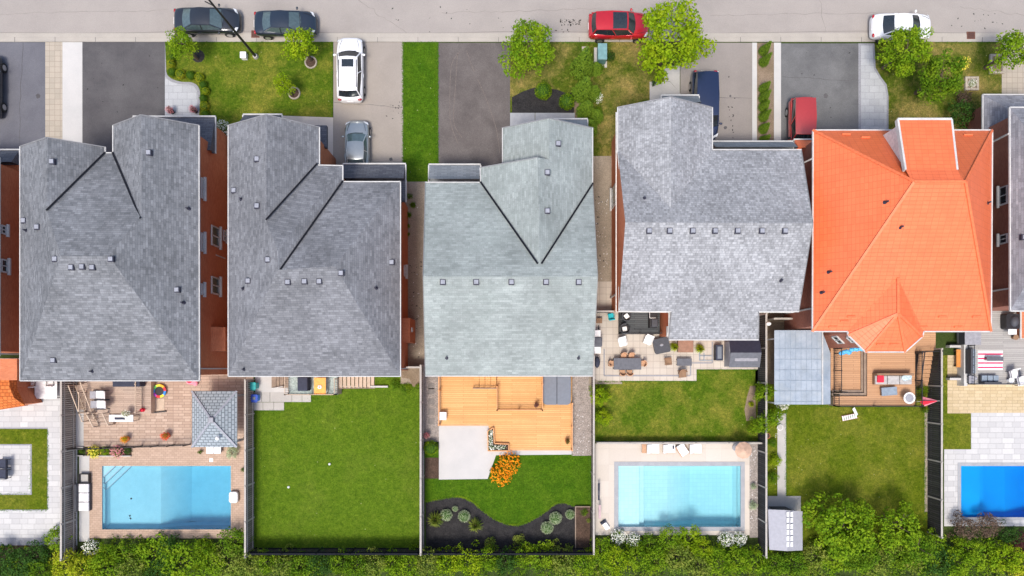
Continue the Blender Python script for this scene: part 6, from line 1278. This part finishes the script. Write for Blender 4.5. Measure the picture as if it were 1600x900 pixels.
SH = [('leafy_bush', 'dark leafy bush right of the green transformer cabinet', 955, 87, 10, 'leaf_deep', 'shrub', 1.0, None), ('leafy_bush', 'low green bush below the green transformer cabinet', 940, 104, 8, 'leaf_mid', 'shrub', .8, None),
('flower_bush', 'small white flowering bush beside the cedar row', 934, 152, 8, 'leaf_mid', 'shrub', .6, 'fl_white'), ('leafy_bush', 'low bush behind the white flowers in the cedar row', 934, 172, 9, 'leaf_mid', 'shrub', .8, None),
('leafy_bush', 'dark bush by the square entrance slab under the big tree', 1022, 130, 6, 'leaf_deep', 'shrub', .6, None),
('spruce_shrub', 'dark blue-green spruce shrub next to the orange roof corner', 1503, 176, 27, 'leaf_deep', 'hedge', 2.0, None), ('bronze_shrub', 'brownish shrub between dark spruce and green tree', 1508, 150, 15, 'leaf_brown', 'shrub', 1.3, None),
('flower_bush', 'yellow flowering bush at the edge of the green front tree', 1506, 98, 10, 'leaf_olive', 'shrub', .8, 'fl_yellow'),
('flower_bush', 'orange daylily bush between white slab and lawn, lower lobe', 783, 742, 17, 'leaf_mid', 'hedge', 1.0, 'fl_orange'), ('flower_bush', 'orange daylily bush at the edge of the cedar deck, upper lobe', 796, 724, 17, 'leaf_mid', 'hedge', 1.0, 'fl_orange'),
('boxy_shrub', 'bright green clipped shrub left of the white slab', 673, 700, 12, 'leaf_bright', 'globe', 1.0, None),
('hosta_plant', 'pale variegated round hosta, largest on the left of the black bed', 697, 805, 10, 'leaf_pale', 'globe', .6, None), ('hosta_plant', 'tiny pale hosta at the top of the black bed', 711, 795, 5, 'leaf_pale', 'globe', .3, None), ('hosta_plant', 'pale variegated round hosta near the middle of the black bed', 725, 807, 10, 'leaf_pale', 'globe', .6, None),
('grassy_plant', 'brownish tufted grass at the left fence in the black bed', 680, 812, 15, 'leaf_olive', 'tuft', .9, None), ('grassy_plant', 'green tufted grass in the middle of the black bed', 743, 821, 14, 'leaf_olive', 'tuft', .9, None),
('hosta_plant', 'pale hosta at the lower middle of the black bed', 766, 848, 14, 'leaf_olive', 'shrub', .7, None), ('hosta_plant', 'pale round hosta on the right side, upper one of the pair', 868, 810, 10.5, 'leaf_pale', 'globe', .6, None), ('hosta_plant', 'pale round hosta on the right side, lower one of the pair', 855, 825, 10.5, 'leaf_pale', 'globe', .6, None), ('hosta_plant', 'small pale hosta next to the wooden raised bed', 891, 804, 8, 'leaf_pale', 'globe', .5, None),
('hosta_plant', 'pale leafy hosta at the rear right of the black bed', 811, 842, 13, 'leaf_olive', 'shrub', .6, None), ('herb_plant', 'long green plant growing in the wooden raised bed', 913, 800, 8, 'leaf_mid', 'shrub', .5, None), ('herb_plant', 'pale green plant at the middle of the wooden raised bed', 919, 813, 6, 'leaf_olive', 'shrub', .4, None),
('climbing_bush', 'bright leafy bush at the fence left of the small lawn, upper one', 938, 619, 20, 'leaf_lime', 'tree', 1.7, None), ('climbing_bush', 'bright leafy bush at the fence left of the small lawn, lower one', 943, 652, 17, 'leaf_lime', 'tree', 1.3, None),
('climbing_bush', 'leafy bush on the charcoal fence beside the patio canopy', 1197, 613, 19, 'leaf_bright', 'tree', 2.7, None), ('climbing_bush', 'leafy bush spilling over the charcoal fence, left lobe', 1189, 664, 20, 'leaf_bright', 'tree', 2.7, None), ('climbing_bush', 'leafy bush spilling over the charcoal fence, right lobe', 1209, 651, 20, 'leaf_bright', 'tree', 2.5, None),
('flower_bush', 'white flowering bush at the foot of the patio canopy', 1224, 632, 9, 'leaf_mid', 'shrub', .8, 'fl_white'), ('garden_bush', 'round bright bush left of the narrow slab path, upper one', 1213, 719, 12, 'leaf_lime', 'tree', .9, None), ('garden_bush', 'round green bush left of the narrow slab path, lower one', 1208, 747, 12, 'leaf_mid', 'tree', .9, None), ('garden_bush', 'low green bush between fence and slab path near the pot', 1208, 692, 9, 'leaf_mid', 'tree', .5, None),
('tall_plant', 'tall green grass between the stairs and the charcoal fence', 1442, 608, 10, 'leaf_mid', 'hedge', 1.4, None), ('tall_plant', 'low green plant under the folded pink umbrella', 1446, 641, 7, 'leaf_mid', 'shrub', .7, None),
('leafy_bush', 'variegated pale bush right of the stone bench by the gazebo', 362, 707, 13, 'leaf_pale', 'hedge', .9, None), ('leafy_bush', 'small dark bush left of the stone bench', 312, 706, 5, 'leaf_mid', 'shrub', .5, None),
('bed_flowers', 'green flowering plants in the bed left end along iron fence', 146, 706, 10, 'leaf_bright', 'hedge', .6, 'fl_yellow'), ('bed_flowers', 'green plants in the bed second clump along iron fence', 163, 705, 9, 'leaf_bright', 'hedge', .6, None), ('bed_flowers', 'green plants with pink flowers third clump along iron fence', 182, 706, 10, 'leaf_bright', 'hedge', .6, 'fl_pink'), ('bed_flowers', 'dark green plants at the right end of the bed along iron fence', 199, 704, 7, 'leaf_deep', 'hedge', .5, None), ('bed_flowers', 'small plant in the square bed at the left fence', 127, 705, 5, 'leaf_mid', 'shrub', .4, None),
('weed_clump', 'weeds at the corner of the grey roofed house, left clump', 617, 601, 12, 'leaf_mid', 'shrub', .5, None), ('weed_clump', 'weeds at the corner of the grey roofed house, right clump', 634, 608, 11, 'leaf_mid', 'shrub', .5, None), ('weed_clump', 'weeds against the fence post below the narrow side gate', 653, 605, 8, 'leaf_mid', 'shrub', .4, None),
('weed_clump', 'weeds in the sandy side passage nearest the garage', 640, 306, 7, 'leaf_mid', 'shrub', .4, None), ('weed_clump', 'second weeds in the sandy side passage', 645, 320, 7, 'leaf_mid', 'tuft', .3, None), ('weed_clump', 'third weeds in the sandy side passage', 638, 336, 7, 'leaf_mid', 'tuft', .3, None), ('weed_clump', 'fourth weeds in the sandy side passage', 637, 353, 5, 'leaf_mid', 'tuft', .25, None), ('weed_clump', 'last small weeds in the sandy side passage', 638, 366, 4, 'leaf_mid', 'tuft', .2, None),
('hydrangea_shrub', 'white hydrangea at the left end of the rear hedge by the tan pool', 140, 856, 12, 'leaf_mid', 'hedge', .9, 'fl_white'), ('hydrangea_shrub', 'white hydrangea below the pool robot', 966, 839, 12, 'leaf_mid', 'hedge', .9, 'fl_white'), ('hydrangea_shrub', 'white hydrangea second from the pool robot', 990, 844, 11, 'leaf_mid', 'hedge', .9, 'fl_white'), ('hydrangea_shrub', 'white hydrangea below the right end of the turquoise pool, left half', 1135, 843, 12, 'leaf_mid', 'hedge', .9, 'fl_white'), ('hydrangea_shrub', 'white hydrangea below the right end of the turquoise pool, right half', 1155, 843, 12, 'leaf_mid', 'hedge', .9, 'fl_white'),
('rose_bush', 'sparse pale climbing plant between turquoise pool and charcoal fence, lower', 1178, 790, 9, 'leaf_pale', 'shrub', .7, None), ('rose_bush', 'sparse pale climbing plant between turquoise pool and charcoal fence, upper', 1178, 760, 7, 'leaf_pale', 'shrub', .7, None),
('marigold_plant', 'yellow flowers in the left brown bed, first clump', 3, 856, 5, 'leaf_yellow', 'shrub', .3, None), ('marigold_plant', 'yellow flowers in the left brown bed, middle clump', 15, 855, 5, 'leaf_yellow', 'shrub', .3, None), ('marigold_plant', 'yellow flowers in the left brown bed, right clump', 40, 856, 5, 'leaf_yellow', 'shrub', .3, None),
('yellow_plant', 'small yellow-green plant on the bare soil by the charcoal fence', 1174, 632, 6, 'leaf_yellow', 'tuft', .4, None), ('small_bush', 'dark little bush at the fence right of the pool pouf', 379, 734, 5, 'leaf_mid', 'shrub', .5, None)]
for nm, lb, px_, py_, r_, m_, k_, h_, f_ in SH: shrub(nm, lb, 'plant' if 'plant' in nm or 'weed' in nm else 'shrub', px_, py_, r_, m_, k_, h_, f_)
# rear hedge: individual bushes
LB = {'leaf_mid': 'mid green', 'leaf_bright': 'bright green', 'leaf_deep': 'dark green', 'leaf_olive': 'olive green', 'leaf_yellow': 'yellow-green', 'leaf_lime': 'lime green', 'leaf_purple': 'dark purple', 'leaf_brown': 'bronze'}
HD = [(-8, 880, 26, 'leaf_deep'), (30, 880, 24, 'leaf_deep'), (58, 868, 20, 'leaf_deep'), (88, 845, 20, 'leaf_bright'), (62, 895, 22, 'leaf_mid'), (100, 882, 22, 'leaf_yellow'), (128, 890, 24, 'leaf_yellow'), (166, 862, 14, 'leaf_bright'), (158, 892, 26, 'leaf_bright'), (192, 866, 20, 'leaf_mid'), (205, 893, 24, 'leaf_olive'), (240, 868, 28, 'leaf_bright'), (262, 860, 22, 'leaf_deep'), (282, 880, 30, 'leaf_bright'), (250, 897, 24, 'leaf_deep'), (315, 858, 14, 'leaf_bright'), (330, 878, 22, 'leaf_bright'), (366, 846, 22, 'leaf_mid'), (355, 880, 28, 'leaf_olive'), (392, 880, 22, 'leaf_olive'),
(416, 878, 18, 'leaf_bright'), (442, 882, 20, 'leaf_olive'), (470, 884, 22, 'leaf_mid'), (500, 882, 20, 'leaf_deep'), (530, 880, 19, 'leaf_mid'), (558, 883, 20, 'leaf_mid'), (585, 880, 20, 'leaf_olive'), (612, 880, 19, 'leaf_bright'), (640, 883, 20, 'leaf_bright'), (668, 880, 20, 'leaf_olive'), (698, 880, 22, 'leaf_lime'), (730, 876, 22, 'leaf_lime'), (762, 872, 18, 'leaf_bright'), (790, 878, 20, 'leaf_deep'), (820, 868, 18, 'leaf_bright'), (845, 868, 22, 'leaf_bright'), (880, 876, 22, 'leaf_olive'), (912, 880, 20, 'leaf_bright'), (940, 862, 20, 'leaf_bright'), (1015, 850, 15, 'leaf_mid'), (1300, 852, 16, 'leaf_mid'), (1350, 856, 16, 'leaf_bright'), (1395, 852, 16, 'leaf_olive'), (1440, 848, 15, 'leaf_olive'), (965, 878, 22, 'leaf_lime'), (995, 872, 20, 'leaf_bright'), (1022, 875, 22, 'leaf_bright'), (1045, 842, 18, 'leaf_bright'), (1078, 842, 20, 'leaf_lime'), (1060, 872, 24, 'leaf_olive'), (1098, 858, 16, 'leaf_lime'), (1092, 884, 22, 'leaf_olive'), (1122, 878, 22, 'leaf_bright'), (1152, 876, 20, 'leaf_bright'), (1182, 878, 22, 'leaf_bright'), (1212, 880, 20, 'leaf_mid'), (1242, 882, 22, 'leaf_mid'),
(1274, 870, 24, 'leaf_olive'), (1306, 874, 24, 'leaf_bright'), (1340, 872, 24, 'leaf_mid'), (1372, 876, 24, 'leaf_olive'), (1404, 868, 22, 'leaf_mid'), (1432, 866, 24, 'leaf_olive'), (1462, 848, 20, 'leaf_bright'), (1470, 878, 24, 'leaf_deep'), (1500, 880, 22, 'leaf_bright'), (1512, 858, 20, 'leaf_bright'), (1510, 826, 18, 'leaf_brown'), (1545, 822, 18, 'leaf_brown'), (1540, 870, 26, 'leaf_bright'), (1578, 836, 15, 'leaf_deep'), (1572, 872, 24, 'leaf_lime'), (1602, 845, 15, 'leaf_purple'), (1600, 882, 24, 'leaf_yellow')]
LM_ = ['the pool with the grey sofa', 'the pool']
def near(x):
    for a, s in ((110, 'white paved yard'), (390, 'tan pool yard'), (660, 'big empty lawn'), (924, 'black mulch bed'), (1190, 'turquoise pool yard'), (1265, 'grey shed'), (1450, 'olive lawn')):
        if x < a: return s
    return 'vivid blue pool yard'
cnt = {}
for i, (x_, y_, r_, m_) in enumerate(HD):
    k = (m_, near(x_)); j = cnt.get(k, 0); cnt[k] = j+1
    tot = [h_ for h_ in HD if (h_[3], near(h_[0])) == k]
    w_ = '' if len(tot) == 1 else ', '+['first', 'second', 'third', 'fourth', 'fifth', 'sixth', 'seventh'][j]+' of its colour from left'
    shrub('hedge_bush', '%s bush behind the %s%s' % (LB[m_], near(x_), w_), 'bush', x_, y_, r_*1.3, m_, 'hedge', 1.5+.6*random.random()+(.4 if y_ > 870 else 0), group='bushes of the rear hedge')
# farther bushes that close the strip beyond the frame, as one mass
rg = random.Random(3); bl = []
for i in range(190):
    p = P(rg.uniform(-60, 1660), rg.uniform(893, 960)); bl.append((p.x, p.y, rg.uniform(.3, .9), rg.uniform(.6, 1.0), .7))
me = leafmesh('undergrowth', bl, 170, .17, 9, up=.5); me.materials.append(M['leaf_olive']); o = bpy.data.objects.new('undergrowth', me); COL.objects.link(o); tag(o, kind='stuff')
bl = []
for i in range(420):
    x_ = rg.uniform(395 if 0 else -10, 1610); p = P(x_, rg.uniform(863, 897)); bl.append((p.x, p.y, rg.uniform(.2, 1.3), rg.uniform(.3, .55), .35))
for i in range(150):
    x_ = rg.choice([rg.uniform(130, 392), rg.uniform(940, 1180), rg.uniform(1262, 1450)]); p = P(x_, rg.uniform(841, 868)); bl.append((p.x, p.y, .1, rg.uniform(.3, .5), .4))
me = leafmesh('undergrowth', bl, 300, .12, 19, up=.5); me.materials.append(M['leaf_mid']); o = bpy.data.objects.new('undergrowth', me); COL.objects.link(o); tag(o, kind='stuff')
# leaf litter on the road and drives, clover specks on the lawns
def specks(name, boxes, m, s, seed):
    rg = random.Random(seed); b = MB()
    for x0, y0, x1, y1, n, z in boxes:
        for i in range(n):
            p = P(rg.uniform(x0, x1), rg.uniform(y0, y1)); a = rg.uniform(0, 6); k = s*rg.uniform(.5, 1.6)
            b.poly([(p.x+k*math.cos(a+j*PI/2)*(1 if j % 2 else .5), p.y+k*math.sin(a+j*PI/2)*(1 if j % 2 else .5), z) for j in range(4)])
    o = b.build(name, m); tag(o, kind='stuff')
specks('leaf_litter', [(875, 30, 908, 40, 46, .02), (850, 44, 896, 52, 14, .02), (600, 10, 800, 50, 14, .02), (1138, 120, 1148, 222, 14, .03), (602, 155, 628, 190, 12, .03), (922, 300, 948, 470, 40, .035), (636, 380, 660, 560, 26, .03), (1480, 20, 1590, 50, 14, .02), (1240, 80, 1330, 190, 10, .03), (132, 80, 250, 180, 12, .03)], M['mulch'], .06, 2)
specks('pale_litter', [(932, 300, 950, 470, 60, .04), (640, 300, 660, 560, 20, .03), (895, 640, 920, 710, 30, .03), (1172, 700, 1184, 830, 60, .03), (1210, 640, 1216, 760, 20, .03)], M['cushion'], .04, 4)
specks('clover_flowers', [(400, 640, 655, 850, 24, .04), (632, 70, 683, 280, 12, .04), (1230, 650, 1445, 780, 26, .04), (930, 600, 1180, 685, 10, .04), (1370, 70, 1560, 180, 16, .04), (300, 70, 515, 175, 10, .04)], plain('clover', (.5, .5, .25), .9), .03, 6)
# short tufts that break up the lawn edges
def tufts(name, lines, m, seed, hgt=.10):
    rg = np.random.RandomState(seed); V_ = []; F_ = []; k = 0
    for (x0, y0, x1, y1, n, sp) in lines:
        for i in range(n):
            u = rg.uniform(); p = P(x0+(x1-x0)*u, y0+(y1-y0)*u)+V((rg.normal()*sp, rg.normal()*sp, 0)); a = rg.uniform(0, 6.28); w_ = .018; q = V((math.cos(a), math.sin(a), 0)); r_ = V((-q.y, q.x, 0)); ln = rg.uniform(.5, 1.4)*hgt
            V_ += [p+r_*w_+V((0, 0, .02)), p-r_*w_+V((0, 0, .02)), p+q*ln+V((0, 0, ln*.7))]; F_.append((k, k+1, k+2)); k += 3
    me = bpy.data.meshes.new(name); me.from_pydata([tuple(v) for v in V_], [], F_); me.materials.append(m); o = bpy.data.objects.new(name, me); COL.objects.link(o); tag(o, kind='stuff')
tufts('grass', [(258, 66.5, 519, 66.5, 500, .03), (519, 66, 519, 182, 250, .03), (630, 67, 630, 290, 900, .04), (684, 67, 684, 290, 900, .04), (630, 67, 684, 67, 200, .04), (399, 592, 399, 856, 500, .05), (659, 600, 659, 856, 500, .05), (486, 613, 486, 628, 60, .03), (444, 642, 400, 642, 150, .03), (444, 628, 530, 620, 220, .06), (665, 749, 775, 749, 300, .03), (775, 711, 893, 711, 300, .04), (921, 712, 921, 790, 200, .04), (935, 596, 1088, 596, 400, .04), (1088, 578, 1184, 578, 300, .04), (1228, 640, 1228, 776, 300, .05), (1445, 640, 1445, 820, 400, .06), (1212, 634, 1445, 636, 400, .05), (797, 67, 940, 67, 300, .03), (1368, 67, 1565, 67, 300, .03), (75, 670, 75, 797, 200, .03), (0, 797, 75, 797, 120, .03), (48, 696, 48, 770, 120, .03), (0, 771, 48, 771, 80, .03)], leafm('grass_blades', (.06, .15, .01), (.12, .24, .02)), 5)
bp = [bed[i] for i in range(len(bed)-2)]
tufts('grass', [(a_[0], a_[1], b_[0], b_[1], 26, .03) for a_, b_ in zip(bp, bp[1:])], M['leaf_mid'], 8)
